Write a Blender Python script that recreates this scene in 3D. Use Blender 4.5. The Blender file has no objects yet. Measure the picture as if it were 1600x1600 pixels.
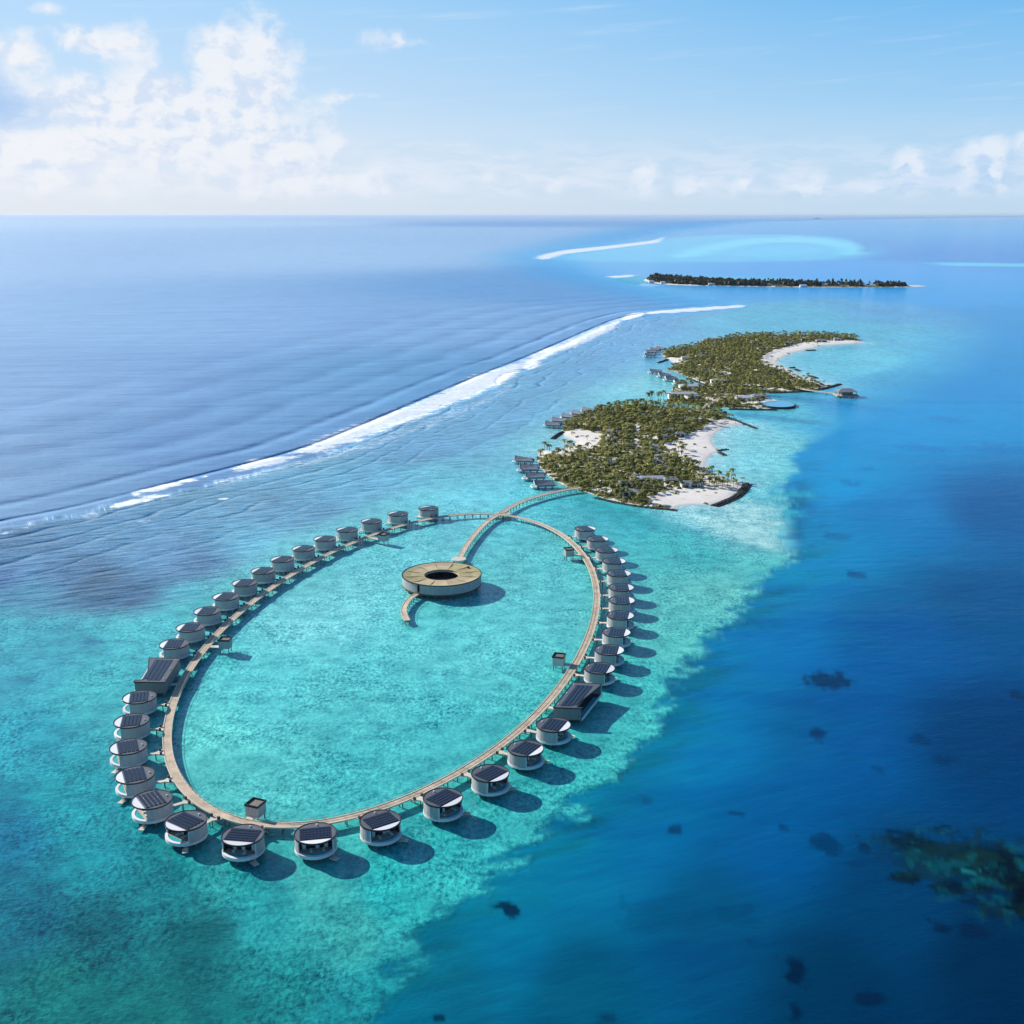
import bpy, bmesh, math, random
import numpy as np
from mathutils import Vector
SC = bpy.context.scene
COL = SC.collection
random.seed(7); RNG = np.random.RandomState(11)

# ------------------------------------------------------------------ camera
CAM_H, CAM_F = 190.0, 1800.0
PITCH = math.atan(466.5/CAM_F)
cd = bpy.data.cameras.new('camera'); cam = bpy.data.objects.new('camera', cd); COL.objects.link(cam)
cam.location = (0, 0, CAM_H); cam.rotation_euler = (math.pi/2-PITCH, 0, 0)
cd.sensor_width = 36; cd.lens = 36*CAM_F/1600; cd.clip_start = 1; cd.clip_end = 500000
SC.camera = cam

def node_kit(nt):
    def N(t, **k):
        n = nt.nodes.new(t)
        for a, b in k.items(): setattr(n, a, b)
        return n
    def put(sock, v):
        if isinstance(v, bpy.types.NodeSocket): nt.links.new(v, sock)
        else: sock.default_value = v
    def M(op, a, b=0.0, c=0.0, clamp=False):
        n = N('ShaderNodeMath', operation=op); n.use_clamp = clamp
        put(n.inputs[0], a); put(n.inputs[1], b); put(n.inputs[2], c); return n.outputs[0]
    def V(op, a, b=(0, 0, 0), c=(0, 0, 0), s=1.0, out=0):
        n = N('ShaderNodeVectorMath', operation=op)
        put(n.inputs[0], a); put(n.inputs[1], b); put(n.inputs[2], c)
        put(n.inputs[3], s); return n.outputs[out]
    def R(v, a, b, c=0.0, d=1.0, kind='SMOOTHSTEP'):
        n = N('ShaderNodeMapRange', interpolation_type=kind)
        put(n.inputs[0], v)
        for i, q in enumerate((a, b, c, d)): put(n.inputs[i+1], q)
        return n.outputs[0]
    def MIX(f, a, b, mode='MIX'):
        n = N('ShaderNodeMix', data_type='RGBA', blend_type=mode)
        put(n.inputs[0], f); put(n.inputs[6], a); put(n.inputs[7], b); return n.outputs[2]
    def NOISE(vec, scale, detail=3, rough=.5, dist=0.0, dim='3D'):
        n = N('ShaderNodeTexNoise', noise_dimensions=dim)
        if vec is not None: put(n.inputs['Vector'], vec)
        n.inputs['Scale'].default_value = scale; n.inputs['Detail'].default_value = detail
        n.inputs['Roughness'].default_value = rough; n.inputs['Distortion'].default_value = dist
        return n.outputs[0]
    def XYZ(x, y, z=0.0):
        n = N('ShaderNodeCombineXYZ'); put(n.inputs[0], x); put(n.inputs[1], y); put(n.inputs[2], z); return n.outputs[0]
    def SEP(v):
        n = N('ShaderNodeSeparateXYZ'); put(n.inputs[0], v); return n.outputs
    return N, put, M, V, R, MIX, NOISE, XYZ, SEP

def lin(r, g, b):
    return np.array([((c/255)/12.92 if c/255 <= .04045 else ((c/255+.055)/1.055)**2.4) for c in (r, g, b)])
def L4(r, g, b): return (*[float(q) for q in lin(r, g, b)], 1)

# ------------------------------------------------------------------ world, sun, exposure
SUN_AZ, SUN_EL = 55.0, 28.0           # degrees left of the view axis, above the horizon
w = bpy.data.worlds.new('World'); SC.world = w; w.use_nodes = True
nt = w.node_tree; nt.nodes.clear()
N, put, M, V, R, MIX, NOISE, XYZ, SEP = node_kit(nt)
out = N('ShaderNodeOutputWorld'); bg = N('ShaderNodeBackground'); bg.inputs[1].default_value = 0.085
nt.links.new(bg.outputs[0], out.inputs[0])
sky = N('ShaderNodeTexSky', sky_type='NISHITA'); sky.sun_disc = False
sky.sun_elevation = math.radians(SUN_EL); sky.sun_rotation = math.radians(-SUN_AZ)
sky.altitude = 100; sky.air_density = 1.0; sky.dust_density = .6; sky.ozone_density = 2.5
tc = N('ShaderNodeTexCoord'); sx, sy, sz = SEP(tc.outputs['Generated'])
az = M('MULTIPLY', M('ARCTAN2', sx, sy), 57.2958); el = M('MULTIPLY', M('ARCSINE', sz), 57.2958)
el = M('MAXIMUM', el, -1.0)
# clear-air tint: whiter towards the sun side, azure away from it
from_sun = M('SUBTRACT', 180.0, M('ABSOLUTE', M('SUBTRACT', M('ABSOLUTE', M('ADD', az, SUN_AZ)), 180.0)))
side = R(from_sun, 31, 81)
vert = R(el, 0.0, 12.0)
away = M('MULTIPLY', side, M('ADD', M('MULTIPLY', vert, .7), .3))
tint = MIX(M('MAXIMUM', M('MULTIPLY', vert, .55), away), (1, 1, 1, 1), (.42, .78, 1.12, 1))
air = MIX(1.0, sky.outputs[0], tint, 'MULTIPLY')
def SK(r_, g_, b_): q = lin(r_, g_, b_)/(0.085*2**0.42); return (*[float(v) for v in q], 1)
t1 = R(el, 0.0, 5.0, 0, 1, 'LINEAR'); t2 = R(el, 4.0, 11.0, 0, 1, 'LINEAR')
lo_c = MIX(side, SK(222, 232, 246), SK(196, 222, 246)); mid_c = MIX(side, SK(208, 228, 250), SK(168, 213, 248)); top_c = MIX(side, SK(168, 215, 252), SK(92, 182, 242))
band = MIX(t2, MIX(t1, lo_c, mid_c), top_c)
band = MIX(R(from_sun, 81, 160), band, MIX(1.0, band, (.72, .80, .88, 1), 'MULTIPLY'))
air = MIX(R(el, 9.0, 32.0, .9, 0.0), air, band)
P2 = XYZ(az, M('MULTIPLY', el, 1.35), 0.0)
warp = V('SCALE', V('SUBTRACT', N_out := nt.nodes.new('ShaderNodeTexNoise').outputs[1], (.5, .5, .5)), s=1.6)
nz = N_out.node; nz.inputs['Scale'].default_value = .45; nz.inputs['Detail'].default_value = 4; nt.links.new(P2, nz.inputs['Vector'])
PW = V('ADD', P2, warp)
BL = [(-12.3, 6.2, 2.4, 2.4, 1.45), (-18.5, 7.3, 2.6, 1.0, 1.0), (-22.0, 6.6, 1.6, 1.3, 1.0), (-16, 5.2, 6.5, 1.1, 1.05), (-15.5, 3.8, 6.5, 2.2, 1.35),
      (-21, 2.5, 6, 1.9, 1.15), (-12.0, 2.6, 5, 2.0, 1.15), (-9.0, 1.5, 6, .8, .95), (-5.3, 7.7, 2.2, .5, .72), (-20.5, 8.6, 1, .5, .7), (-7.5, 5.2, 3, .35, .6),
      (-3, 3.2, 4, .35, .52), (6.2, 1.7, 1.0, 1.1, .84), (8.7, 1.3, 1.6, .6, .78), (11, 1.4, .8, .9, .8), (14.2, 1.5, 2.0, 1.0, .88), (18.4, 1.7, 1.0, 1.5, .96),
      (21.6, 2.1, 1.2, 2.0, 1.0), (23.0, 3.0, .6, .8, .8), (16.3, 1.3, 4.5, .5, .74), (21, 1.2, 3.5, .6, .8), (2.4, 1.4, 2.2, .45, .7), (-1, 1.5, .8, .6, .68), (25.5, 1.3, 3, .8, .75)]
def density(vec):
    d = None
    for a, e, ra, re, wt in BL:
        q = V('MULTIPLY', V('SUBTRACT', vec, (a, e*1.35, 0)), (1/ra, 1/(re*1.35), 0))
        l = V('LENGTH', q, out=1)
        g = M('MULTIPLY_ADD', l, -.62*wt, wt)
        d = g if d is None else M('SMOOTH_MAX', d, g, .25)
    return M('MAXIMUM', d, 0.0)
base_d = density(PW)
# clouds carry on round the rest of the horizon
outside = R(M('ABSOLUTE', az), 25, 34)
ring_d = M('MULTIPLY', M('MULTIPLY', outside, R(el, 1.0, 9.0, .55, .2)), R(NOISE(V('SCALE', P2, s=1.0), .07, 2), .35, .65))
base_d = M('MAXIMUM', base_d, ring_d)
f1 = NOISE(PW, .5, 11, .57)
f2 = NOISE(V('ADD', PW, (-.45, .50, 0)), .5, 11, .57)
dd = M('ADD', base_d, M('MULTIPLY', M('SUBTRACT', f1, .5), 1.25))
cover = M('MULTIPLY', R(dd, .30, .86), R(el, .1, 1.0))
lit = R(M('SUBTRACT', f1, f2), -.12, .06)
shade_c = MIX(side, SK(216, 228, 247), SK(180, 211, 245))
cloud_c = MIX(lit, shade_c, MIX(side, SK(243, 245, 250), SK(230, 239, 250)))
air2 = MIX(M('MULTIPLY', cover, .92), air, cloud_c)
bank = M('MULTIPLY', M('MULTIPLY', R(el, .2, 1.3), R(el, 1.6, 4.2, 1.0, 0.0)), R(NOISE(V('MULTIPLY', PW, (.35, 1.3, 0)), 1.0, 6, .6), .38, .62, .1, .75))
air2 = MIX(bank, air2, MIX(side, SK(236, 240, 249), SK(212, 229, 249)))
# blue-grey veil at the far left, thin cirrus streaks
veil = M('MULTIPLY', R(V('LENGTH', V('MULTIPLY', V('SUBTRACT', PW, (-24, 6.3, 0)), (.26, .5, 0)), out=1), .2, 1.3, .8, 0), R(dd, .3, 1.0, 1.0, .0))
air2 = MIX(M('MULTIPLY', veil, .8), air2, SK(150, 190, 240))
cir = R(NOISE(V('MULTIPLY', V('ADD', P2, V('SCALE', XYZ(0, az, 0), s=-.08)), (.12, 1.3, 0)), 1.0, 4, .6), .52, .85, 0, .38)
air2 = MIX(M('MULTIPLY', cir, R(el, 2, 6)), air2, SK(222, 236, 250))
nt.links.new(air2, bg.inputs[0])

sd_ = bpy.data.lights.new('sun', 'SUN'); sd_.energy = 5.0; sd_.angle = math.radians(.5); sd_.color = (1, .955, .89)
sun = bpy.data.objects.new('sun', sd_); COL.objects.link(sun)
a_, e_ = math.radians(SUN_AZ), math.radians(SUN_EL)
SUNV = Vector((-math.sin(a_)*math.cos(e_), math.cos(a_)*math.cos(e_), math.sin(e_)))
sun.rotation_euler = SUNV.to_track_quat('Z', 'Y').to_euler(); sun.location = (-300, 200, 400)
SC.view_settings.view_transform = 'Standard'; SC.view_settings.look = 'None'
SC.view_settings.exposure = 0.42; SC.view_settings.gamma = 1; SC.view_settings.use_curve_mapping = False
try:
    SC.cycles.max_bounces = 6; SC.cycles.volume_bounces = 0; SC.cycles.transparent_max_bounces = 6
    SC.cycles.diffuse_bounces = 3; SC.cycles.glossy_bounces = 3
except Exception: pass

# ------------------------------------------------------------------ helpers
def G(px, py, z=0.0):
    """ground place (metres) of a point measured on the photograph"""
    u = px-800; v = py-800; den = CAM_F*math.sin(PITCH)+v*math.cos(PITCH); t = (CAM_H-z)/den
    return (u*t, (CAM_F*math.cos(PITCH)-v*math.sin(PITCH))*t)
def GP(pts, z=0.0): return np.array([G(a, b, z) for a, b in pts])

def hash2(ix, iy, s):
    h = (ix.astype(np.int64)*374761393 + iy.astype(np.int64)*668265263 + s*974634777) & 0xffffffff
    h = ((h ^ (h >> 13))*1274126177) & 0xffffffff
    return ((h ^ (h >> 16)) & 0xffff)/65535.0
def vnoise(x, y, s=0):
    x0 = np.floor(x); y0 = np.floor(y); fx = x-x0; fy = y-y0
    fx = fx*fx*(3-2*fx); fy = fy*fy*(3-2*fy)
    a = hash2(x0, y0, s); b = hash2(x0+1, y0, s); c = hash2(x0, y0+1, s); d = hash2(x0+1, y0+1, s)
    return (a*(1-fx)+b*fx)*(1-fy)+(c*(1-fx)+d*fx)*fy
def fbm(x, y, s=0, o=4):
    t = 0; a = .5; tot = 0
    for k in range(o): t = t+a*vnoise(x*2**k, y*2**k, s+k); tot += a; a *= .55
    return t/tot
def dist_line(P, L, closed=False):
    d = np.full(len(P), 1e18); n = len(L)
    for i in range(n if closed else n-1):
        a = L[i]; b = L[(i+1) % n]; ab = b-a; ap = P-a
        t = np.clip((ap@ab)/(ab@ab+1e-9), 0, 1)
        e = ap-t[:, None]*ab; d = np.minimum(d, (e*e).sum(1))
    return np.sqrt(d)
def inside(P, L):
    r = np.zeros(len(P), bool); n = len(L); x, y = P[:, 0], P[:, 1]
    for i in range(n):
        x1, y1 = L[i]; x2, y2 = L[(i+1) % n]
        if y1 == y2: continue
        c = ((y1 > y) != (y2 > y)) & (x < (x2-x1)*(y-y1)/(y2-y1)+x1); r ^= c
    return r
def sdist(P, L):
    """signed distance, positive inside; only near points are worked out exactly"""
    lo = L.min(0); hi = L.max(0); m = max(hi-lo)*.5+60
    k = ((P > lo-m) & (P < hi+m)).all(1)
    d = np.full(len(P), -m*1.0); Q = P[k]
    e = dist_line(Q, L, True); e[~inside(Q, L)] *= -1; d[k] = e
    return d
def sstep(x, a, b):
    t = np.clip((x-a)/(b-a), 0, 1); return t*t*(3-2*t)
def smooth_closed(P, n, it=2):
    P = np.array(P)
    for _ in range(it):
        Q = np.empty((len(P)*2, 2)); Pn = np.roll(P, -1, 0)
        Q[0::2] = P*.75+Pn*.25; Q[1::2] = P*.25+Pn*.75; P = Q
    return P
def smooth_open(P, it=3):
    P = np.array(P, float)
    for _ in range(it):
        Q = [P[0]]
        for a, b in zip(P[:-1], P[1:]): Q += [a*.75+b*.25, a*.25+b*.75]
        Q.append(P[-1]); P = np.array(Q)
    return P
def resample(P, step):
    P = np.array(P); s = np.r_[0, np.cumsum(np.hypot(*np.diff(P, axis=0).T))]
    n = max(2, int(s[-1]/step)+1); t = np.linspace(0, s[-1], n)
    return np.c_[np.interp(t, s, P[:, 0]), np.interp(t, s, P[:, 1])]

def tag(o, label=None, cat=None, group=None, kind=None):
    if label: o['label'] = label
    if cat: o['category'] = cat
    if group: o['group'] = group
    if kind: o['kind'] = kind
    return o
def link(name, me, parent=None, loc=(0, 0, 0), rot=0.0):
    o = bpy.data.objects.new(name, me); COL.objects.link(o); o.location = loc; o.rotation_euler = (0, 0, rot)
    if parent: o.parent = parent
    return o
def thing(name, label, cat, loc=(0, 0, 0), rot=0.0, group=None):
    return tag(link(name, None, None, loc, rot), label, cat, group)
def copy_tree(o, parent=None):
    c = o.copy(); COL.objects.link(c); c.parent = parent
    for ch in list(o.children): copy_tree(ch, c)
    return c

class MB:
    def __init__(s): s.v = []; s.f = []; s.m = []
    def add(s, vs, fs, mi=0):
        k = len(s.v); s.v += [tuple(q) for q in vs]; s.f += [tuple(i+k for i in f) for f in fs]; s.m += [mi]*len(fs); return s
    def box(s, x0, x1, y0, y1, z0, z1, mi=0, rot=0, org=(0, 0)):
        c, n = math.cos(rot), math.sin(rot)
        vs = []
        for z in (z0, z1):
            for x, y in ((x0, y0), (x1, y0), (x1, y1), (x0, y1)): vs.append((org[0]+x*c-y*n, org[1]+x*n+y*c, z))
        return s.add(vs, [(3, 2, 1, 0), (4, 5, 6, 7), (0, 1, 5, 4), (1, 2, 6, 5), (2, 3, 7, 6), (3, 0, 4, 7)], mi)
    def prism(s, poly, z0, z1, mi=0):
        n = len(poly); z1s = z1 if hasattr(z1, '__len__') else [z1]*n
        A = sum(poly[i][0]*poly[(i+1) % n][1]-poly[(i+1) % n][0]*poly[i][1] for i in range(n))
        if A < 0:
            poly = poly[::-1]; z1s = z1s[::-1]
        vs = [(x, y, z0) for x, y in poly]+[(p[0], p[1], z) for p, z in zip(poly, z1s)]
        return s.add(vs, [tuple(range(n))[::-1], tuple(range(n, 2*n))]+[(i, (i+1) % n, (i+1) % n+n, i+n) for i in range(n)], mi)
    def cyl(s, x, y, r, z0, z1, n=8, mi=0, r1=None):
        r1 = r if r1 is None else r1
        vs = [(x+r*math.cos(2*math.pi*i/n), y+r*math.sin(2*math.pi*i/n), z0) for i in range(n)]
        vs += [(x+r1*math.cos(2*math.pi*i/n), y+r1*math.sin(2*math.pi*i/n), z1) for i in range(n)]
        return s.add(vs, [tuple(range(n))[::-1], tuple(range(n, 2*n))]+[(i, (i+1) % n, (i+1) % n+n, i+n) for i in range(n)], mi)
    def arc(s, ri, ro, z0, z1, a0, a1, n=32, mi=0, zi1=None):
        """ring sector (degrees); zi1 = top height at the inner edge"""
        zi1 = z1 if zi1 is None else zi1; vs = []; fs = []
        full = abs(a1-a0) >= 359.9; m = n if full else n+1
        for i in range(m):
            t = math.radians(a0+(a1-a0)*i/n); c, q = math.cos(t), math.sin(t)
            vs += [(ri*c, ri*q, z0), (ro*c, ro*q, z0), (ro*c, ro*q, z1), (ri*c, ri*q, zi1)]
        for i in range(n):
            a = i*4; b = ((i+1) % m)*4
            fs += [(a+1, b+1, b+2, a+2), (a+3, a+2, b+2, b+3), (a, a+3, b+3, b), (a+1, a, b, b+1)]
        if not full: fs += [(0, 1, 2, 3), (n*4+3, n*4+2, n*4+1, n*4)]
        return s.add(vs, fs, mi)
    def ribbon(s, line, off0, off1, z0, z1, closed=False, mi=0):
        """solid strip between two sideways offsets of a plan line"""
        L = np.array(line); n = len(L)
        T = np.roll(L, -1, 0)-np.roll(L, 1, 0) if closed else np.gradient(L, axis=0)
        T /= np.linalg.norm(T, axis=1)[:, None]; Nn = np.c_[-T[:, 1], T[:, 0]]
        A = L+Nn*off0; B = L+Nn*off1; vs = []; fs = []
        for a, b in zip(A, B): vs += [(a[0], a[1], z0), (b[0], b[1], z0), (b[0], b[1], z1), (a[0], a[1], z1)]
        for i in range(n if closed else n-1):
            a = i*4; b = ((i+1) % n)*4
            fs += [(a+1, b+1, b+2, a+2), (a+3, a+2, b+2, b+3), (a, a+3, b+3, b), (a+1, a, b, b+1)]
        if not closed: fs += [(0, 1, 2, 3), (n*4-1, n*4-2, n*4-3, n*4-4)]
        return s.add(vs, fs, mi)
    def mesh(s, name, mats):
        me = bpy.data.meshes.new(name); me.from_pydata(s.v, [], s.f); 
        for m in (mats if isinstance(mats, (list, tuple)) else [mats]): me.materials.append(m)
        if any(s.m): me.polygons.foreach_set('material_index', s.m)
        me.validate(); me.update(); return me
    def build(s, name, mats, parent=None, loc=(0, 0, 0), rot=0.0):
        if name in ('pile', 'gate_post', 'post', 'cargo'): return tag(s.build_(name, mats, parent, loc, rot), kind='stuff')
        return s.build_(name, mats, parent, loc, rot)
    def build_(s, name, mats, parent=None, loc=(0, 0, 0), rot=0.0):
        bm = bmesh.new(); me = s.mesh(name, mats); bm.from_mesh(me); bmesh.ops.recalc_face_normals(bm, faces=bm.faces); bm.to_mesh(me); bm.free()
        return link(name, me, parent, loc, rot)

def mat(name, c, rough=.7, var=.25, scale=1.0, spec=.4, bump=0.0, alpha_mix=0.0, metal=0.0, stretch=(1, 1, 1), c2=None, detail=5):
    m = bpy.data.materials.new(name); m.use_nodes = True; nt = m.node_tree
    N, put, M, V, R, MIX, NOISE, XYZ, SEP = node_kit(nt)
    b = nt.nodes['Principled BSDF']; o = nt.nodes['Material Output']
    tc = N('ShaderNodeTexCoord'); oi = N('ShaderNodeObjectInfo'); vec = V('MULTIPLY', V('ADD', tc.outputs['Object'], XYZ(M('MULTIPLY', oi.outputs['Random'], 60.0), 0.0, 0.0)), stretch)
    f = NOISE(vec, scale, detail, .62); f = R(f, .3, .7, 0, 1, 'LINEAR')
    lo = tuple(q*(1-var) for q in c[:3])+(1,); hi = tuple(min(1, q*(1+var)) for q in (c2 or c)[:3])+(1,)
    col = MIX(f, lo, hi)
    col = MIX(1.0, col, XYZ(*[R(oi.outputs['Random'], 0, 1, .86, 1.08, 'LINEAR')]*3), 'MULTIPLY')
    put(b.inputs['Base Color'], col)
    b.inputs['Roughness'].default_value = rough; b.inputs['Specular IOR Level'].default_value = spec; b.inputs['Metallic'].default_value = metal
    if bump:
        bp = N('ShaderNodeBump'); bp.inputs['Distance'].default_value = bump; nt.links.new(f, bp.inputs['Height']); nt.links.new(bp.outputs[0], b.inputs['Normal'])
    if alpha_mix:
        t = N('ShaderNodeBsdfTransparent'); mx = N('ShaderNodeMixShader'); mx.inputs[0].default_value = alpha_mix
        nt.links.new(b.outputs[0], mx.inputs[1]); nt.links.new(t.outputs[0], mx.inputs[2]); nt.links.new(mx.outputs[0], o.inputs[0])
    return m

MAT = dict(
    deck=mat('deck_timber', (.56, .44, .31), .75, .30, .22, stretch=(1, 1, .3)),
    kerb=mat('pale_timber', (.66, .58, .46), .65, .12, 1.2),
    beam=mat('dark_timber', (.085, .07, .06), .85, .3, 1.0),
    pile=mat('pile_concrete', (.17, .16, .145), .9, .3, .8),
    clad=mat('slatted_cladding', (.56, .53, .505), .7, .18, 1.6, stretch=(1, 1, .15)),
    clad2=mat('grey_cladding', (.27, .265, .26), .7, .14, 1.6, stretch=(1, 1, .15)),
    roof=mat('roof_membrane', (.105, .108, .12), .5, .15, .7, .5),
    trim=mat('black_trim', (.02, .021, .024), .5, .2, 1),
    solar=mat('solar_glass', (.017, .022, .040), .22, .3, 2.5, .6),
    canopy=mat('white_canopy', (.86, .86, .87), .55, .03, 1.5, alpha_mix=.12),
    white=mat('white_render', (.74, .74, .74), .6, .06, 1.2),
    glass=mat('dark_glazing', (.012, .02, .03), .08, .3, .8, .8),
    pool=mat('pool_water', (.05, .42, .45), .08, .15, 1.2, .5),
    dark=mat('dark_interior', (.008, .009, .012), .9, .2, 1),
    tdeck=mat('terrace_timber', (.5, .4, .3), .7, .15, 1.2),
    shingle=mat('timber_shingle', (.46, .37, .22), .85, .18, .25, detail=8, bump=.04),
    shingle2=mat('weathered_shingle', (.38, .32, .16), .85, .28, .35, detail=8, bump=.04),
    rock=mat('groyne_rock', (.035, .036, .036), .9, .6, .5),
    mroof=mat('thatch_grey', (.235, .245, .27), .8, .25, .5),
    lroof=mat('light_roof', (.42, .45, .50), .7, .15, .4),
    trunk=mat('palm_trunk', (.17, .13, .09), .9, .3, 2),
    hutroof=mat('hut_roof', (.20, .17, .14), .85, .25, 1.5),
    hull=mat('ship_steel', (.03, .04, .06), .6, .2, .1),
)
def leaf_mat(name, c, c2, scale):
    m = bpy.data.materials.new(name); m.use_nodes = True; nt = m.node_tree
    N, put, M, V, R, MIX, NOISE, XYZ, SEP = node_kit(nt)
    b = nt.nodes['Principled BSDF']; g = N('ShaderNodeNewGeometry')
    f = R(NOISE(g.outputs['Position'], scale, 3, .6), .35, .65)
    col = MIX(f, (*c, 1), (*c2, 1))
    col = MIX(1.0, col, XYZ(*[R(g.outputs['Random Per Island'], 0, 1, .5, 1.55, 'LINEAR')]*3), 'MULTIPLY')
    put(b.inputs['Base Color'], col); b.inputs['Roughness'].default_value = .55; b.inputs['Specular IOR Level'].default_value = .35
    tr = N('ShaderNodeBsdfTranslucent'); put(tr.inputs[0], col); mx = N('ShaderNodeMixShader'); mx.inputs[0].default_value = .42
    nt.links.new(b.outputs[0], mx.inputs[1]); nt.links.new(tr.outputs[0], mx.inputs[2]); nt.links.new(mx.outputs[0], nt.nodes['Material Output'].inputs[0])
    return m
MAT['frond'] = leaf_mat('palm_frond', (.10, .125, .022), (.42, .39, .085), .09)
MAT['bush'] = leaf_mat('bush_leaf', (.12, .14, .026), (.43, .38, .10), .10)
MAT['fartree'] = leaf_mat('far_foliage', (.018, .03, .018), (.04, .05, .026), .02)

# ------------------------------------------------------------------ plan outlines measured on the photograph
ISLAND_NEAR = smooth_closed(GP([(905, 765), (940, 777), (985, 788), (1030, 794), (1055, 796), (1062, 789), (1085, 788), (1117, 789), (1150, 776), (1166, 759), (1163, 754), (1145, 751), (1128, 746), (1116, 740), (1105, 733), (1102, 724), (1106, 715),
    (1114, 708), (1128, 704), (1119, 699), (1112, 692), (1112, 684), (1119, 674), (1132, 667), (1150, 663), (1166, 663), (1150, 656), (1132, 650), (1122, 642), (1112, 637), (1090, 638), (1060, 637), (1030, 635), (1000, 631), (965, 634), (930, 641),
    (900, 652), (882, 664), (877, 674), (881, 681), (893, 686), (903, 690), (895, 696), (880, 702), (862, 705), (850, 702), (842, 708), (838, 717), (845, 730), (855, 742), (872, 754), (890, 762)], .3), 0, 2)
ISLAND_MID = smooth_closed(GP([(1050, 603), (1075, 601), (1100, 603), (1118, 604), (1150, 606), (1185, 611), (1199, 617), (1199, 622), (1215, 624), (1232, 627), (1241, 631), (1236, 636), (1212, 638), (1182, 638), (1150, 637), (1120, 637), (1095, 634), (1070, 631), (1052, 630), (1040, 629), (1046, 620), (1050, 612)], .3), 0, 2)
ISLAND_FAR = smooth_closed(GP([(1032, 552), (1042, 561), (1052, 566), (1060, 570), (1050, 574), (1040, 575), (1060, 583), (1075, 588), (1090, 596), (1108, 602), (1130, 607), (1160, 612), (1200, 613), (1248, 611), (1272, 609), (1294, 604), (1300, 600), (1288, 600), (1279, 596),
    (1267, 592), (1251, 587), (1238, 581), (1232, 576), (1220, 572), (1212, 568), (1216, 562), (1229, 554), (1249, 548), (1268, 544), (1282, 539.5), (1308, 538), (1340, 536), (1352, 535), (1344, 532), (1337, 529), (1320, 526), (1290, 524), (1250, 524), (1200, 523),
    (1150, 526), (1125, 530), (1100, 536), (1070, 543), (1045, 548)], .3), 0, 2)
ISLAND_REMOTE = smooth_closed(GP([(1003, 437), (1012, 441), (1040, 444.5), (1080, 446), (1150, 447), (1250, 448.5), (1350, 448.5), (1425, 448.5), (1452, 447), (1430, 446), (1380, 445.3), (1300, 444), (1240, 443), (1150, 441), (1090, 438.5), (1050, 435.5), (1020, 434)], .3), 0, 2)
SAND_NEAR = [GP(p, .6) for p in (
    [(862, 690), (880, 674), (900, 672.5), (920, 675), (936, 681), (938, 690), (926, 702), (905, 707), (892, 712), (870, 713), (850, 711), (842, 704)],
    [(1038, 702), (1052, 692), (1073, 681), (1096, 670), (1114, 659), (1135, 655), (1200, 660), (1200, 715), (1110, 742), (1098, 735), (1088, 727), (1070, 724), (1056, 715)],
    [(1012, 776), (1040, 770), (1070, 766), (1085, 760), (1080, 750), (1082, 738), (1100, 732), (1200, 738), (1180, 800), (1075, 803), (1045, 792), (1022, 786)],
    [(989, 664), (998, 665), (997, 680), (999, 700), (992, 702), (994, 682)], [(987, 705), (994, 706), (995, 716), (988, 714)])]
SAND_FAR = [GP(p, .6) for p in (
    [(1360, 530), (1335, 532.5), (1290, 534), (1255, 536), (1228, 543), (1207, 548), (1190, 559), (1187, 567), (1195, 573), (1212, 578), (1228, 584), (1240, 590), (1258, 597), (1285, 602), (1330, 600), (1370, 560)],
    [(1040, 561), (1046, 558.5), (1072, 561), (1076, 565), (1066, 569), (1050, 570)], [(1122, 578), (1128, 578), (1142, 588), (1138, 590)], [(1088, 593.5), (1120, 603), (1118, 606), (1085, 597)])]
SAND_MID = [GP(p, .6) for p in ([(1150, 620), (1172, 617), (1182, 628), (1205, 638), (1240, 640), (1250, 625), (1200, 620), (1190, 632), (1160, 632)],
    [(1091, 640), (1112, 628), (1136, 617), (1138, 621), (1115, 632), (1098, 640)])]

# ------------------------------------------------------------------ the sea
SH = [  # shallow water colours over the reef and lagoon
 (500,950,118,208,214),(800,950,95,198,202),(420,1100,90,202,206),(600,1100,84,194,198),(650,1150,74,190,195),(400,1220,92,205,205),(850,880,95,202,206),(600,860,115,212,220),(700,1000,98,205,208),(330,1150,100,210,208),(560,1220,70,188,192),
 (100,1000,60,165,185),(200,960,80,195,205),(50,1050,62,170,190),(150,1080,72,190,200),(50,1150,42,160,180),(100,1250,32,165,180),(20,1300,16,118,152),(150,1350,28,150,165),(60,1420,16,108,132),(150,1450,12,98,112),(300,1480,12,98,106),
 (100,1550,18,118,118),(350,1590,18,112,118),(250,1600,20,115,115),(420,1420,40,160,165),(500,1380,72,185,185),(560,1450,60,170,170),(600,1400,42,182,186),(600,1550,28,150,160),(450,1550,25,130,135),(250,1380,22,130,140),(350,1350,45,165,168),(540,1600,25,138,150),
 (700,1340,52,182,186),(900,1200,62,190,190),(1000,1080,64,186,186),(1080,1000,92,200,195),(1120,920,104,202,196),(1050,850,62,185,185),(1000,820,54,180,190),(1180,890,84,192,190),(1150,830,155,216,220),(1070,803,140,215,225),(1200,760,108,210,220),
 (1200,700,112,210,220),(1180,680,132,215,225),(1250,660,72,190,220),(1240,640,100,205,220),(1210,820,110,200,208),(1100,870,58,180,182),(950,800,60,188,200),(820,1240,60,185,188),(950,1150,66,190,190),
 (1280,570,82,202,226),(1380,560,82,200,226),(1350,520,62,185,215),(1250,495,52,182,215),(1100,505,80,190,222),(1400,490,44,155,216),(1440,540,70,190,225),(1200,500,60,185,218),(1300,640,40,160,215),(1330,600,60,185,220),
 (1000,600,135,220,230),(1030,640,110,210,220),(850,640,105,180,212),(815,690,115,205,216),(820,780,100,210,220),(760,760,104,204,222),(700,790,112,212,226),(900,790,72,195,205),(950,590,110,190,220),(1010,560,110,190,225),(1040,520,90,180,222),(780,720,105,190,215)]
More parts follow.
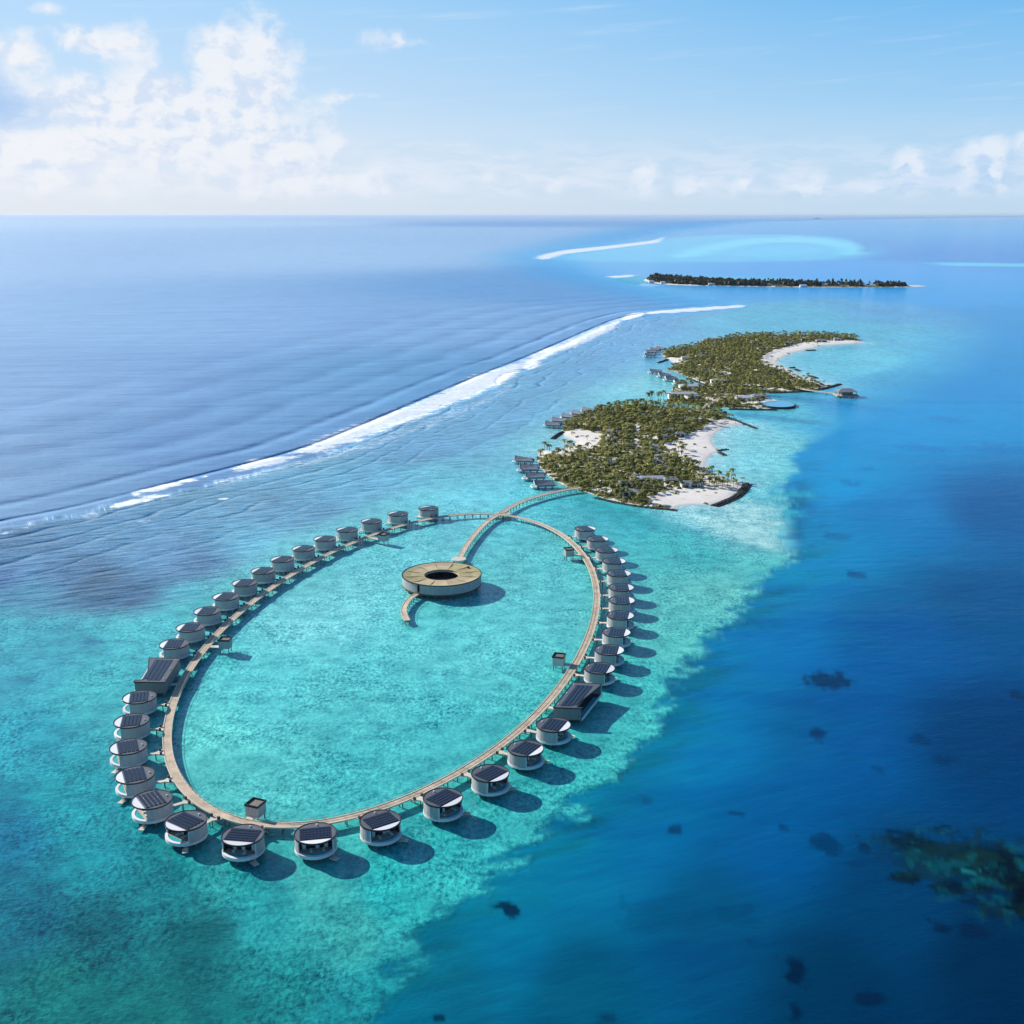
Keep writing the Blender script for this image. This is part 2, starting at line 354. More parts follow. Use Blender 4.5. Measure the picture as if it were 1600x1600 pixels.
RF = [  # reef flat between the lagoon and the surf
 (50,870,88,135,178),(0,900,80,120,170),(200,840,92,148,190),(400,790,98,158,196),(550,760,96,170,205),(650,700,98,162,206),(800,620,96,168,212),(100,900,76,116,160),(150,912,72,106,138),(210,928,62,104,144),(300,888,84,125,168),(340,900,84,120,165),
 (50,925,70,140,172),(400,850,102,180,212),(300,930,88,185,208),(480,800,95,160,198),(700,740,100,190,215),(900,570,90,165,215),(950,540,90,165,220),(1100,482,95,170,225),(1000,510,92,165,222),(250,870,100,150,195)]
DP = [  # deep water on the right; lens vignette painted in as darker lower right tones
 (800,1450,0,98,142),(700,1550,6,82,118),(900,1350,0,98,148),(1000,1300,0,92,150),(1100,1150,0,100,165),(1200,1000,0,100,170),(1250,850,0,128,188),(1300,750,5,144,202),(1400,650,5,144,206),(1500,600,0,138,202),(1560,500,0,140,205),(1400,800,0,116,178),
 (1560,800,0,85,145),(1550,950,0,75,130),(1400,1000,0,80,145),(1300,1150,0,75,140),(1550,1150,0,52,102),(1200,1300,0,80,140),(1400,1400,0,56,100),(1550,1500,0,38,74),(1100,1450,0,66,112),(1300,1550,0,44,82),(900,1550,0,68,106),(1450,460,26,150,220),
 (1200,458,75,160,225),(1300,420,60,150,225),(1550,400,10,125,205),(1500,350,40,150,215),(1200,350,60,155,222),(1000,460,105,170,225),(1000,400,80,165,225)]
OC = [(100,750,110,156,199),(100,600,130,170,215),(300,500,150,186,227),(500,400,183,206,237),(400,350,196,214,241),(100,400,168,196,233),(700,500,143,180,223),(700,360,178,203,235),(600,600,108,163,208),(300,700,104,153,201),(850,450,116,168,218),(800,350,128,173,223),(450,650,110,160,207)]  # open ocean; sun glare partly painted in as paler base colour
def build_sea():
    dep = list(np.arange(52, 12, -.16))+list(np.arange(12, .25, -.07))
    rad = [4.0, 20, 50, 90, 120]+[CAM_H/math.tan(math.radians(d)) for d in dep]
    r = rad[-1]
    while r < 185000: r *= 1.08; rad.append(r)
    rad.append(201500.0); rad = np.array(rad)
    ang = np.r_[np.arange(-29, 29.01, .085), np.linspace(32, 328, 60)]; ang = np.radians(ang)
    na, nr = len(ang), len(rad)
    X = np.outer(rad, np.sin(ang)); Y = np.outer(rad, np.cos(ang)); P = np.c_[X.ravel(), Y.ravel()]
    rr = np.repeat(rad, na); n = len(P)
    tt = np.tile((ang+math.pi) % (2*math.pi)-math.pi, nr)
    # metric for blending colour samples: bearing and log distance
    LP = np.c_[tt, np.log(rr)*.55]
    def blend(S):
        num = np.zeros((n, 3)); den = np.zeros(n)
        for px, py, cr, cg, cb in S:
            x, y = G(px, py); a = math.atan2(x, y); b = math.log(math.hypot(x, y))*.55
            wgt = 1/(((LP[:, 0]-a)**2+(LP[:, 1]-b)**2+2e-4)**1.9); num += wgt[:, None]*lin(cr, cg, cb); den += wgt
        return num/den[:, None]
    wx = (fbm(P[:, 0]/45, P[:, 1]/45, 3)-.5); wy = (fbm(P[:, 0]/45, P[:, 1]/45, 9)-.5)
    amp = np.minimum(26, rr*.03)
    Q = P+np.c_[wx, wy]*amp[:, None]
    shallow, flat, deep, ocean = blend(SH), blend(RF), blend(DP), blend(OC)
    LAG = smooth_closed(GP([(610,1640),(650,1500),(700,1440),(760,1390),(830,1340),(900,1270),(960,1215),(1020,1150),(1050,1090),(1090,1040),(1130,1000),(1170,950),(1200,905),(1243,868),(1232,830),(1215,790),(1238,740),(1285,670),(1330,622),(1420,575),(1480,535),(1490,500),(1430,478),(1330,468),(1200,470),
        (1130,478),(1060,486),(980,495),(920,520),(870,545),(830,565),(795,588),(740,615),(680,640),(600,672),(540,695),(460,722),(370,745),(280,768),(200,785),(100,808),(-40,835),(-500,900),(-900,1200),(-400,1700),(200,1900)]), 0, 2)
    e = sdist(Q, LAG)
    e = e+((fbm(P[:, 0]/11, P[:, 1]/11, 61, 5)-.5)*17+(fbm((P[:, 0]+P[:, 1]*.4)/16, (P[:, 1]-P[:, 0]*.5)/4.5, 63, 4)-.5)*15)*sstep(rr, 1100, 800)
    fz = sstep(rr, 950, 1350)*(P[:, 0] > 250); lag = sstep(e+fz*25, -amp*.10-1-fz*70, amp*.25+3+fz*110)
    # reef flat / lagoon split
    LINE = GP([(-500, 980), (0, 950), (80, 950), (180, 955), (260, 935), (370, 880), (470, 835), (560, 790), (640, 765), (720, 735), (790, 690), (860, 620), (950, 585), (1000, 560), (1030, 530), (1080, 495), (1150, 478), (1200, 465)])
    poly = np.vstack([LINE, GP([(900, 440), (400, 600), (-900, 700)])])
    e2 = sdist(P+np.c_[wx, wy]*(amp*1.6)[:, None], poly)
    fl = sstep(e2, -rr*.035, rr*.025)
    # deep side against ocean side
    poly = GP([(100, 1800), (560, 1300), (1040, 560), (1080, 478), (980, 455), (860, 428), (800, 400), (960, 362), (1100, 345), (1600, 337), (2600, 337), (2600, 1800)])
    e3 = sdist(P, poly); dp = sstep(e3, -rr*.06-4, rr*.07+4)
    dp[(np.abs(tt) > 1.5)] = 0
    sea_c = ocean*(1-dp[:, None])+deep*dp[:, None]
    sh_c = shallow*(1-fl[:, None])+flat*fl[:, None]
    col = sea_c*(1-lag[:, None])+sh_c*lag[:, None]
    mott = lag*(1-.35*fl)
    # slope just outside the lagoon: dark teal fringe with stripes
    fringe = np.exp(-((e+amp*.30)/(amp*.45+3))**2)*(e < 3)*dp*sstep(rr, 1000, 750)
    stripe = fbm((P[:, 0]*.9+P[:, 1]*.35)/55, (P[:, 1]*.9-P[:, 0]*.5)/9, 21)
    col = col*(1-.52*(fringe*sstep(stripe, .32, .62))[:, None])
    tealmix = np.exp(-np.maximum(-e, 0)/(30+rr*.02))*(1-lag)*dp*(.45+.55*sstep(fbm(P[:, 0]/50, P[:, 1]/14, 23), .3, .7))*sstep(rr, 900, 600)
    col += (tealmix*.62)[:, None]*(lin(16, 138, 158)-col)
    # far reefs and the shelf round the remote island
    def area(pts, c, soft, strength=1.0, warpk=1.0):
        nonlocal col
        A = smooth_closed(GP(pts), 0, 2); q = sdist(P+np.c_[wx, wy]*(amp*warpk)[:, None], A)
        k = sstep(q, -soft, soft)*strength; col = col+(k[:, None])*(lin(*c)-col); return k
    area([(850,406),(870,396),(960,386),(1045,371),(1150,366),(1290,368),(1355,380),(1370,395),(1320,406),(1150,409),(950,409)], (104,188,232), 140, 1.0)
    area([(1040,404),(1075,390),(1120,380),(1180,371),(1280,370),(1345,382),(1352,394),(1315,401),(1318,389),(1270,379),(1190,379),(1120,391),(1100,400)], (150,220,246), 90, .9)
    area([(1120,399),(1150,390),(1220,383),(1290,386),(1300,395),(1200,402)], (120,200,240), 90, .7)
    area([(1330,374),(1350,384),(1345,396),(1365,392),(1365,380)], (30,110,190), 60, .8)
    area([(952,434),(1010,430),(1018,436),(1008,447),(965,440)], (24,165,205), 14, 1.0)
    area([(1070,430),(1200,433),(1250,436),(1240,440),(1100,436)], (50,175,215), 20, .75)
    area([(1400,411),(1500,411),(1650,413),(1650,417),(1500,415)], (120,210,235), 30, .8)
    area([(1062,800),(1115,792),(1170,775),(1215,795),(1238,830),(1236,858),(1205,862),(1130,830),(1070,812)], (178,226,226), 9, .85, .5)
    area([(1120,745),(1108,725),(1118,700),(1135,668),(1180,662),(1240,690),(1230,740),(1190,775),(1170,765)], (140,220,226), 12, .6, .5)
    area([(1225,575),(1300,545),(1400,545),(1420,570),(1330,592),(1290,596)], (110,212,232), 14, .6, .5)
    area([(1150,643),(1200,648),(1300,662),(1300,666),(1200,657),(1140,650)], (20,140,185), 8, .7, .3)
    area([(1195,616),(1260,620),(1400,640),(1400,644),(1250,628),(1190,620)], (10,130,190), 9, .65, .3)
    area([(900,775),(960,790),(1010,805),(1100,830),(1220,862),(1180,862),(1080,842),(980,818),(900,800)], (40,165,175), 7, .6, .4)
    for px, py, w, h, c, k in [(1110,800,26,4,(40,175,190),.8),(1200,785,40,6,(60,180,195),.6),(1230,800,30,5,(60,180,195),.6),(1215,808,22,4,(55,175,190),.6),(1235,772,35,5,(70,190,205),.5),
            (1297,1064,30,13,(4,40,75),.9),(1275,1147,15,10,(4,48,88),.9),(1335,898,15,5,(4,75,125),.8),(1240,838,20,4,(6,90,150),.5),(1310,838,22,5,(4,85,140),.5),(1010,1252,10,4,(0,60,100),.9),(1055,1297,10,7,(0,55,95),.9),
            (1155,1270,18,7,(0,55,100),.9),(1223,1292,11,5,(0,55,100),.9),(1290,1318,20,17,(0,50,88),.8),(1352,1328,9,7,(0,45,80),.8),(1340,1352,14,6,(0,50,90),.7),(1242,1518,22,22,(2,30,60),1),(1245,1580,18,15,(2,32,62),1),(1358,1558,20,13,(2,34,66),1),
            (1468,1450,15,12,(2,34,66),1),(1520,1455,24,11,(2,34,66),1),(945,1590,16,12,(2,50,80),.9),(685,1590,10,6,(2,45,70),.9),(785,1415,18,8,(4,40,70),1),(800,1425,12,8,(4,40,70),1),(1175,1470,10,5,(2,55,90),.6),(1440,1155,16,9,(2,45,85),.7),(1480,1188,26,8,(2,45,85),.7),(1590,1085,14,9,(2,40,75),.8),
            (1370,1200,9,6,(2,55,95),.6),(1560,700,40,8,(4,100,165),.4),(1440,700,30,8,(4,100,170),.4),(1330,755,14,5,(4,95,160),.5),(1355,732,12,4,(4,95,160),.4),(1265,795,12,6,(10,100,160),.5),(1150,1430,30,16,(0,66,105),.5),(1010,1430,40,25,(0,72,110),.4),
            (145,1003,16,4,(45,110,160),.8),(30,1065,30,7,(30,110,150),.5),(330,1448,40,12,(10,85,95),.4),(1480,655,30,5,(4,100,170),.4),
            # the coral garden at the right
            (1400,1300,26,6,(4,36,62),.9),(1430,1318,34,13,(8,30,42),.9),(1500,1335,60,22,(16,42,46),.9),(1545,1355,42,30,(18,44,46),.9),(1475,1350,40,14,(14,60,72),.8),(1425,1335,20,10,(12,82,98),.7),(1455,1353,9,11,(14,105,115),.8),(1520,1363,16,4,(60,150,155),.9),(1533,1375,14,5,(10,105,110),.8),
            (1418,1372,26,10,(4,28,48),1),(1490,1388,32,13,(4,26,46),1),(1525,1387,16,8,(6,26,44),1),(1590,1375,32,36,(6,12,20),1),(1575,1340,20,18,(6,22,34),.9),(1610,1410,34,32,(4,10,18),1),(1525,1410,26,6,(4,34,60),.9),(1550,1428,14,6,(4,34,58),.9),(1475,1292,18,4,(4,34,62),.9),(1350,1320,8,6,(4,36,62),.8),(1560,1405,18,7,(12,84,96),.6),(1592,1348,8,8,(14,95,105),.7)]:
        cx, cy = G(px, py); ax = abs(G(px+w, py)[0]-cx); ay = abs(G(px, py-h)[1]-G(px, py+h)[1])/2
        s = (P[:, 0]-cx)**2 < (3*ax)**2; s &= (P[:, 1]-cy)**2 < (3*ay)**2
        q = np.sqrt(((P[s, 0]-cx)/ax)**2+((P[s, 1]-cy)/ay)**2)+(fbm(P[s, 0]/4.5, P[s, 1]/4.5, px % 50, 5)-.5)*2.0
        kk = sstep(q, 1.25, .65)*k*.95; col[s] += kk[:, None]*(lin(*c)-col[s])
    q = sdist(P, GP([(1345, 1300), (1420, 1290), (1520, 1290), (1610, 1310), (1640, 1450), (1560, 1440), (1470, 1400), (1400, 1370)])); s = q > -12
    t1 = fbm(P[s, 0]/5, P[s, 1]/5, 91, 4); t2 = fbm(P[s, 0]/3.2, P[s, 1]/3.2, 93, 4); mk = sstep(q[s]+(t2-.5)*26, -4, 10)
    cc = lin(4, 30, 50)+(lin(22, 44, 44)-lin(4, 30, 50))*sstep(t2, .42, .6)[:, None]; cc += (lin(16, 108, 118)-cc)*(sstep(t1, .58, .68)*.45)[:, None]
    col[s] += (mk*sstep(t1, .34, .46)*.6)[:, None]*(cc-col[s])
    # broad tone changes and pale shallows at the beaches
    big = fbm(P[:, 0]/38, P[:, 1]/60, 31)
    col *= (1+(big-.5)*.42*np.clip(lag+.3, 0, 1))[:, None]
    for pl, wd in ((GP([(880, 680), (895, 688), (903, 690), (885, 700), (862, 706)]), 10), (GP([(1102, 726), (1106, 715), (1115, 707), (1112, 690), (1118, 676), (1135, 666), (1165, 664)]), 9), (GP([(1062, 790), (1115, 791)]), 7), (GP([(1120, 742), (1163, 756)]), 5),
            (GP([(1295, 601), (1267, 592), (1240, 582), (1214, 570), (1214, 562), (1230, 553), (1265, 544.5), (1285, 539.5), (1345, 536)]), 12)):
        dd = dist_line(P, pl); k = np.exp(-(dd/wd/1.5)**1.2)*.92; col += k[:, None]*(lin(192, 228, 238)-col)
    # surf
    foam = np.full(n, -3.0); wash = np.full(n, -3.0)
    for pts, soft, s in (([(461,707),(528,676),(618,643),(675,623),(742,588),(787,575),(822,563),(800,590),(759,609),(703,631),(647,654),(590,674),(551,688),(495,706)], 13, 1.0),
            ([(365,733),(394,719),(467,712),(450,719),(405,731),(368,737)], 7, 1), ([(202,770),(260,756),(329,742),(316,748),(262,763),(208,774)], 2.5, 1), ([(173,789),(242,772),(276,770),(225,783),(174,796)], 3.5, 1),
            ([(-5,832),(48,823),(6,835)], 3, .9), ([(808,578),(827,560),(850,546),(880,537),(930,515),(950,507),(970,497),(960,513),(905,538),(860,554),(835,566)], 12, 1), ([(814,576),(832,566),(850,568),(832,577)], 6, .75), ([(968,499),(985,490),(1010,487),(1005,493),(985,499)], 8, .9),
            ([(1008,487),(1080,481),(1170,476),(1160,480),(1080,487),(1010,491)], 7, .7), ([(838,406),(843,399),(880,391),(950,384),(1020,376),(1040,369),(1030,379),(950,389),(880,397),(856,405)], 40, .8), ([(945,432),(1000,428),(985,433),(960,434.5)], 20, .6), ([(1000,443),(1060,446),(1000,447)], 12, .5),
            ([(337,752),(400,738),(470,722),(460,730),(400,744),(345,757)], 7, .55), ([(460,728),(560,697),(660,665),(760,623),(800,600),(780,618),(700,655),(600,690),(500,722)], 14, .5), ([(130,805),(150,800),(158,806),(140,812)], 3, .45), ([(340,780),(355,776),(360,782)], 2, .6), ([(215,815),(235,812),(225,820)], 3, .3), ([(275,832),(290,830),(285,836)], 2, .5)):
        A = GP(pts); q = sdist(P, A)/(soft*.62)
        if s >= .6: foam = np.maximum(foam, np.clip(q, -3, 3)-(1-s))
        else: wash = np.maximum(wash, np.clip(q, -3, 3)+.5)
    W1 = smooth_open(GP([(-900, 1000), (-300, 880), (0, 814), (96, 797), (202, 771), (337, 737), (467, 704), (560, 667), (660, 624), (760, 582), (830, 555), (900, 524), (980, 490), (1100, 481), (1200, 470), (1500, 440)]), 3)
    surf = np.clip(dist_line(P, W1), 0, 900); surf[inside(P, np.vstack([W1, GP([(9000, 420), (9000, 1700), (-900, 1700)])]))] *= -1
    z = np.zeros(n)
    # flatten the sea out of the islands' way
    me = bpy.data.meshes.new('sea'); nq = (nr-1)*na
    V3 = np.c_[P, z].astype(np.float32)
    V3 = np.vstack([V3, [[0, 0, 0]]])
    i = np.arange(nr-1)[:, None]; j = np.arange(na)[None, :]; j2 = (j+1) % na
    quads = np.stack([i*na+j, i*na+j2, (i+1)*na+j2, (i+1)*na+j], -1).reshape(-1, 4)[:, ::-1]
    tris = np.stack([np.arange(na), np.full(na, n), (np.arange(na)+1) % na], -1)[:, ::-1]
    me.vertices.add(n+1); me.vertices.foreach_set('co', V3.ravel())
    loops = np.r_[quads.ravel(), tris.ravel()].astype(np.int32)
    me.loops.add(len(loops)); me.loops.foreach_set('vertex_index', loops)
    st = np.r_[np.arange(nq)*4, nq*4+np.arange(na)*3].astype(np.int32)
    me.polygons.add(len(st)); me.polygons.foreach_set('loop_start', st)
    me.update(calc_edges=True); me.validate()
    me.polygons.foreach_set('use_smooth', np.ones(len(me.polygons), bool))
    col = np.clip(col, 0, 1)
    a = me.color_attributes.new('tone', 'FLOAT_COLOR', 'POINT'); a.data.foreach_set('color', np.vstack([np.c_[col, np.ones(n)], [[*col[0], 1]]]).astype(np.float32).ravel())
    for nm, arr in (('mottle', mott), ('foam', foam), ('wash', wash), ('surf', surf), ('flatness', fl*lag), ('open_sea', (1-lag)*(1-dp)), ('deep', (1-lag)*dp)):
        t = me.attributes.new(nm, 'FLOAT', 'POINT'); t.data.foreach_set('value', np.r_[arr, 0].astype(np.float32))
    # material
    m = bpy.data.materials.new('sea_water'); m.use_nodes = True; nt = m.node_tree
    N, put, M, V, R, MIX, NOISE, XYZ, SEP = node_kit(nt)
    b = nt.nodes['Principled BSDF']; at = lambda q: N('ShaderNodeAttribute', attribute_name=q)
    pos = N('ShaderNodeNewGeometry').outputs['Position']
    px_, py_, _ = SEP(pos)
    mo, fo, wa, su, ft, oc, de = [at(q).outputs['Fac'] for q in ('mottle', 'foam', 'wash', 'surf', 'flatness', 'open_sea', 'deep')]
    tone = at('tone').outputs['Color']
    # reef grain: clumps 1-3 m, plus larger blotches
    ca, sa = math.cos(.42), math.sin(.42)
    along = M('ADD', M('MULTIPLY', px_, ca), M('MULTIPLY', py_, sa)); across = M('SUBTRACT', M('MULTIPLY', py_, ca), M('MULTIPLY', px_, sa))
    g1 = NOISE(V('MULTIPLY', pos, (1, .62, 1)), .70, 5, .72, .5)
    g2 = NOISE(pos, .11, 4, .6, .5)
    g3 = NOISE(XYZ(M('MULTIPLY', along, .045), M('MULTIPLY', across, .30), 0.0), 1.0, 5, .62, .4)
    a1 = R(g1, .38, .62, -1, 1, 'LINEAR'); a2 = R(g2, .36, .64, -1, 1, 'LINEAR'); a3 = R(g3, .36, .64, -1, 1, 'LINEAR')
    k = M('ADD', M('MULTIPLY', M('MULTIPLY', a1, R(NOISE(pos, .022, 3, .6), .38, .62, .45, 1.25)), M('MULTIPLY_ADD', ft, -.1, .40)), M('MULTIPLY', a2, .22)); k = M('MULTIPLY', k, M('MULTIPLY_ADD', mo, .94, .06))
    k = M('ADD', k, M('MULTIPLY', M('MULTIPLY', a3, .38), M('ADD', ft, M('MULTIPLY', de, .22))))
    rk = M('ADD', 1.0, M('MULTIPLY', k, 1.6)); gk = M('ADD', 1.0, k); bk = M('ADD', 1.0, M('MULTIPLY', k, .82))
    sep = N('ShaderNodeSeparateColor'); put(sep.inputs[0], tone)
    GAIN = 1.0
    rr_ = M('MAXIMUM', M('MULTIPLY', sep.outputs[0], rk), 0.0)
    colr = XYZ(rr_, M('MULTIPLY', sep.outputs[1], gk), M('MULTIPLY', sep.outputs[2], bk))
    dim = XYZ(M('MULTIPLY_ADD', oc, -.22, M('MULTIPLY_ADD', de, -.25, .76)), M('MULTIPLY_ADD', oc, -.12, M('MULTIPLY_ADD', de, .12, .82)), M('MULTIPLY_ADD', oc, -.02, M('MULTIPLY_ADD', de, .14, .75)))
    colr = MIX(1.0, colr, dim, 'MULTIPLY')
    fn = NOISE(XYZ(M('MULTIPLY', along, .5), across, 0.0), .32, 6, .7)
    fn2 = NOISE(XYZ(M('MULTIPLY', along, .35), across, 0.0), .09, 5, .65)
    jag = M('ADD', M('MULTIPLY', M('SUBTRACT', fn, .5), 4.5), M('MULTIPLY', M('SUBTRACT', fn2, .5), 4.5))
    fm = R(M('ADD', fo, jag), -1.0, .6)
    lace = M('MULTIPLY', R(M('ADD', wa, M('MULTIPLY', jag, 1.2)), -.3, 1.3), M('MULTIPLY', R(fn, .38, .62), .62))
    fleck = M('MULTIPLY', M('MULTIPLY', R(NOISE(XYZ(M('MULTIPLY', along, .3), across, 0.0), .16, 5, .7), .64, .70), R(su, -75, -10)), M('MULTIPLY', R(su, 0, 12, 1, 0), .75))
    fm = M('MAXIMUM', fm, M('MAXIMUM', lace, fleck))
    colr = MIX(fm, colr, MIX(R(fn, .3, .7), (.50, .60, .68, 1), (.84, .85, .86, 1)))
    put(b.inputs['Base Color'], colr)
    put(b.inputs['Roughness'], M('ADD', M('MULTIPLY_ADD', fm, .5, .16), M('MULTIPLY', oc, .58)))
    put(b.inputs['IOR'], M('MULTIPLY_ADD', de, -.15, M('MULTIPLY_ADD', oc, .20, 1.25)))
    put(b.inputs['Specular IOR Level'], M('MULTIPLY_ADD', de, -.26, .5))
    # ripples, chop and swell, in metres
    c1 = NOISE(V('MULTIPLY', pos, (.7, 1, 1)), .9, 3, .6)
    c2 = NOISE(V('MULTIPLY', pos, (.35, 1, 1)), .14, 4, .6)
    c3 = NOISE(V('MULTIPLY', pos, (.22, 1, 1)), .022, 3, .5, .3)
    c4 = NOISE(XYZ(M('MULTIPLY', along, .25), across, 0.0), .16, 3, .55)
    h = M('ADD', M('MULTIPLY', c1, .20), M('MULTIPLY', c2, M('MULTIPLY_ADD', oc, 1.1, .30)))
    h = M('ADD', h, M('MULTIPLY', c3, M('MULTIPLY', M('ADD', oc, M('MULTIPLY', de, .15)), 5.5)))
    h = M('ADD', h, M('MULTIPLY', c4, M('MULTIPLY_ADD', ft, 1.0, .1)))
    wob = M('MULTIPLY', M('SUBTRACT', NOISE(pos, .006, 3, .55), .5), 70.0); sw = M('ADD', su, wob)
    for off, amp_, wd_, wsrc in ((0, 2.6, 4.0, su), (42, 2.2, 8.0, M('ADD', su, M('MULTIPLY', wob, .35))), (110, 1.7, 16.0, sw), (185, 1.6, 20.0, sw), (270, 1.5, 24.0, sw), (370, 1.4, 28.0, sw), (-38, .7, 2.4, sw), (-62, .55, 2.4, sw), (-80, .45, 2.2, sw), (-108, .4, 2.2, sw), (-140, .3, 2.4, sw)):
        q_ = M('DIVIDE', M('SUBTRACT', wsrc, float(off)), wd_); e_x = M('EXPONENT', M('MULTIPLY', M('MULTIPLY', q_, q_), -1.0))
        h = M('ADD', h, M('MULTIPLY', M('MULTIPLY', e_x, M('SUBTRACT', 1.0, de)), M('MULTIPLY', amp_, R(NOISE(pos, .012, 2), .3, .6, .35, 1.1, 'LINEAR'))))
    bp = N('ShaderNodeBump'); bp.inputs['Distance'].default_value = 1.0; bp.inputs['Strength'].default_value = 1.0
    put(bp.inputs['Height'], h); nt.links.new(bp.outputs[0], b.inputs['Normal'])
    me.materials.append(m)
    tag(link('sea', me), kind='structure')
build_sea()

# air
bm = bmesh.new(); bmesh.ops.create_cube(bm, size=1); me = bpy.data.meshes.new('haze'); bm.to_mesh(me); bm.free()
hz = link('haze', me, None, (0, 0, 97)); hz.scale = (404000, 404000, 197); tag(hz, kind='stuff')
m = bpy.data.materials.new('haze_air'); m.use_nodes = True; nt = m.node_tree; nt.nodes.clear()
o_ = nt.nodes.new('ShaderNodeOutputMaterial'); pv = nt.nodes.new('ShaderNodeVolumePrincipled')
pv.inputs['Color'].default_value = (.80, .88, 1, 1); pv.inputs['Density'].default_value = .9e-5; pv.inputs['Anisotropy'].default_value = .2
nt.links.new(pv.outputs[0], o_.inputs['Volume']); me.materials.append(m)

# ------------------------------------------------------------------ boardwalks
RING_PX = [(774.8,803.4),(720,803.7),(696,806),(648.8,815.6),(601,829.9),(553.7,846.5),(506,867.9),(458.7,896.4),(420,923),(387.5,946),(355,973.6),(332,998),(314.4,1020.7),(296.5,1046.7),(280.2,1074.4),(268.9,1102),(262,1135),(262,1167.5),(268.7,1192),(280,1220),(297.8,1244),(325,1262),(357,1277),(385,1285.6),(422.5,1289),(460,1288),(518.7,1282),(597.5,1261),(650,1240.8),(702.5,1215),(755,1185),(789.7,1156.6),(820.6,1132),(849.9,1103),(871,1080),(890.5,1052.6),(903,1031),(915,1007),(924,984),(929,955),(931,925),(928,901),(919,877),(904,856),(880,838),(850,822),(829.4,813),(793.8,805.8)]
DZ = 2.7
def fit_ring():
    Pn = GP(RING_PX, DZ); c = Pn.mean(0); c = np.array([-46.5, 520.0])
    S = np.array([90.0, 197.0]); q = (Pn-c)/S; th = np.unwrap(np.arctan2(q[:, 1], q[:, 0])); r = np.hypot(*q.T)
    K = 5
    A = np.column_stack([np.ones_like(th)]+[f(k*th) for k in range(1, K+1) for f in (np.cos, np.sin)])
    s = np.linalg.lstsq(A, r, rcond=None)[0]; t = np.linspace(0, 2*math.pi, 1000, endpoint=False)
    B = np.column_stack([np.ones_like(t)]+[f(k*t) for k in range(1, K+1) for f in (np.cos, np.sin)]); rr = B@s
    pts = np.c_[rr*np.cos(t), rr*np.sin(t)]*S+c
    pts = resample(np.vstack([pts, pts[:1]]), 2.5)[:-1]
    print('ring fit px error', np.abs(Pn-np.array([pts[((pts-p)**2).sum(1).argmin()] for p in Pn])).max(0)); return pts
RING = fit_ring()
def piles(line, closed, step, hw, zt, mb, r=.2):
    L = resample(np.vstack([line, line[:1]]) if closed else line, step)
    if closed: L = L[:-1]
    T = np.gradient(L, axis=0); T /= np.linalg.norm(T, axis=1)[:, None]
    for p, t in zip(L, T):
        n = np.array([-t[1], t[0]]); a = math.atan2(n[1], n[0])
        for s in (-hw, hw): q = p+n*s; mb.cyl(q[0], q[1], r, -2, zt-.25, 6)
        mb.box(-hw-.35, hw+.35, -.16, .16, zt-.55, zt-.26, rot=a, org=p)
def boardwalk(name, line, closed, width, label, cat='boardwalk', zt=DZ, step=5.0, kerb=.32):
    h = width/2; root = thing(name, label, cat)
    MB().ribbon(line, -h, h, zt-.24, zt, closed).build('deck', MAT['deck'], root)
    for s in (-1, 1):
        a, b = sorted((s*(h+.003), s*(h+kerb)))
        MB().ribbon(line, a, b, zt-.34, zt+.16, closed).build('edge_kerb', MAT['kerb'], root)
    m = MB(); piles(line, closed, step, h*.72, zt, m)
    tag(m.build('pile', MAT['pile'], root), kind='stuff')
    rail = MB(); L = resample(np.vstack([line, line[:1]]) if closed else line, 3.0)
    T = np.gradient(L, axis=0); T /= np.linalg.norm(T, axis=1)[:, None]
    for p, t in zip(L, T):
        q = p+np.array([-t[1], t[0]])*(h+.1); rail.box(q[0]-.05, q[0]+.05, q[1]-.05, q[1]+.05, zt+.16, zt+1.0)
    tag(rail.build('rail_post', MAT['kerb'], root), kind='stuff')
    MB().ribbon(line, h+.06, h+.14, zt+1.0, zt+1.08, closed).build('handrail', MAT['kerb'], root)
    return root
boardwalk('ring_boardwalk', RING, True, 2.7, 'long timber boardwalk looping round the lagoon past all the villas')
spa_line = resample(smooth_open(GP([(784,803),(770,808),(755.8,819),(739,838),(727,854.5),(719,870)], DZ)), 3)
boardwalk('spa_boardwalk', spa_line[1:], False, 2.7, 'short curved boardwalk from the ring junction down to the ring shaped pavilion')
isl_line = resample(smooth_open(GP([(784,801),(800,790.5),(817.5,782),(848.4,772.6),(879.2,765.5),(907.7,761.5)], DZ+.4)), 3)
boardwalk('island_boardwalk', isl_line, False, 3.0, 'curved boardwalk on piles running from the ring junction to the nearer island', zt=DZ+.25, step=4.5)
pier_line = resample(smooth_open(GP([(655,926),(645,931),(637,938),(630.5,950),(631,961),(636.5,969)], DZ)), 2)
boardwalk('curved_pier', pier_line, False, 2.2, 'narrow hook shaped pier curling off the front of the ring shaped pavilion', 'pier', zt=DZ-.1, step=3.5)
j = G(785, 803, DZ)
t = thing('junction_deck', 'small round timber deck where the three boardwalks meet', 'deck', (*j, 0))
m = MB(); m.cyl(0, 0, 5.0, DZ-.4, DZ+.02, 28); m.build('deck', MAT['deck'], t)
for a0, a1 in ((20, 70), (200, 232)): MB().arc(5.003, 5.3, DZ-.45, DZ+.2, a0, a1, 10).build('edge_kerb', MAT['kerb'], t)
m = MB(); [m.cyl(3.6*math.cos(k), 3.6*math.sin(k), .25, -2, DZ-.4, 6) for k in range(6)]; m.build('pile', MAT['pile'], t)
j = G(716.6, 873, DZ)
t = thing('arrival_deck', 'small pale round platform in front of the pavilion entrance', 'deck', (*j, 0))
MB().cyl(0, 0, 4.2, DZ-.5, DZ+.03, 28).build('deck', MAT['kerb'], t)
m = MB(); [m.cyl(3*math.cos(k), 3*math.sin(k), .25, -2, DZ-.5, 6) for k in range(6)]; m.build('pile', MAT['pile'], t)

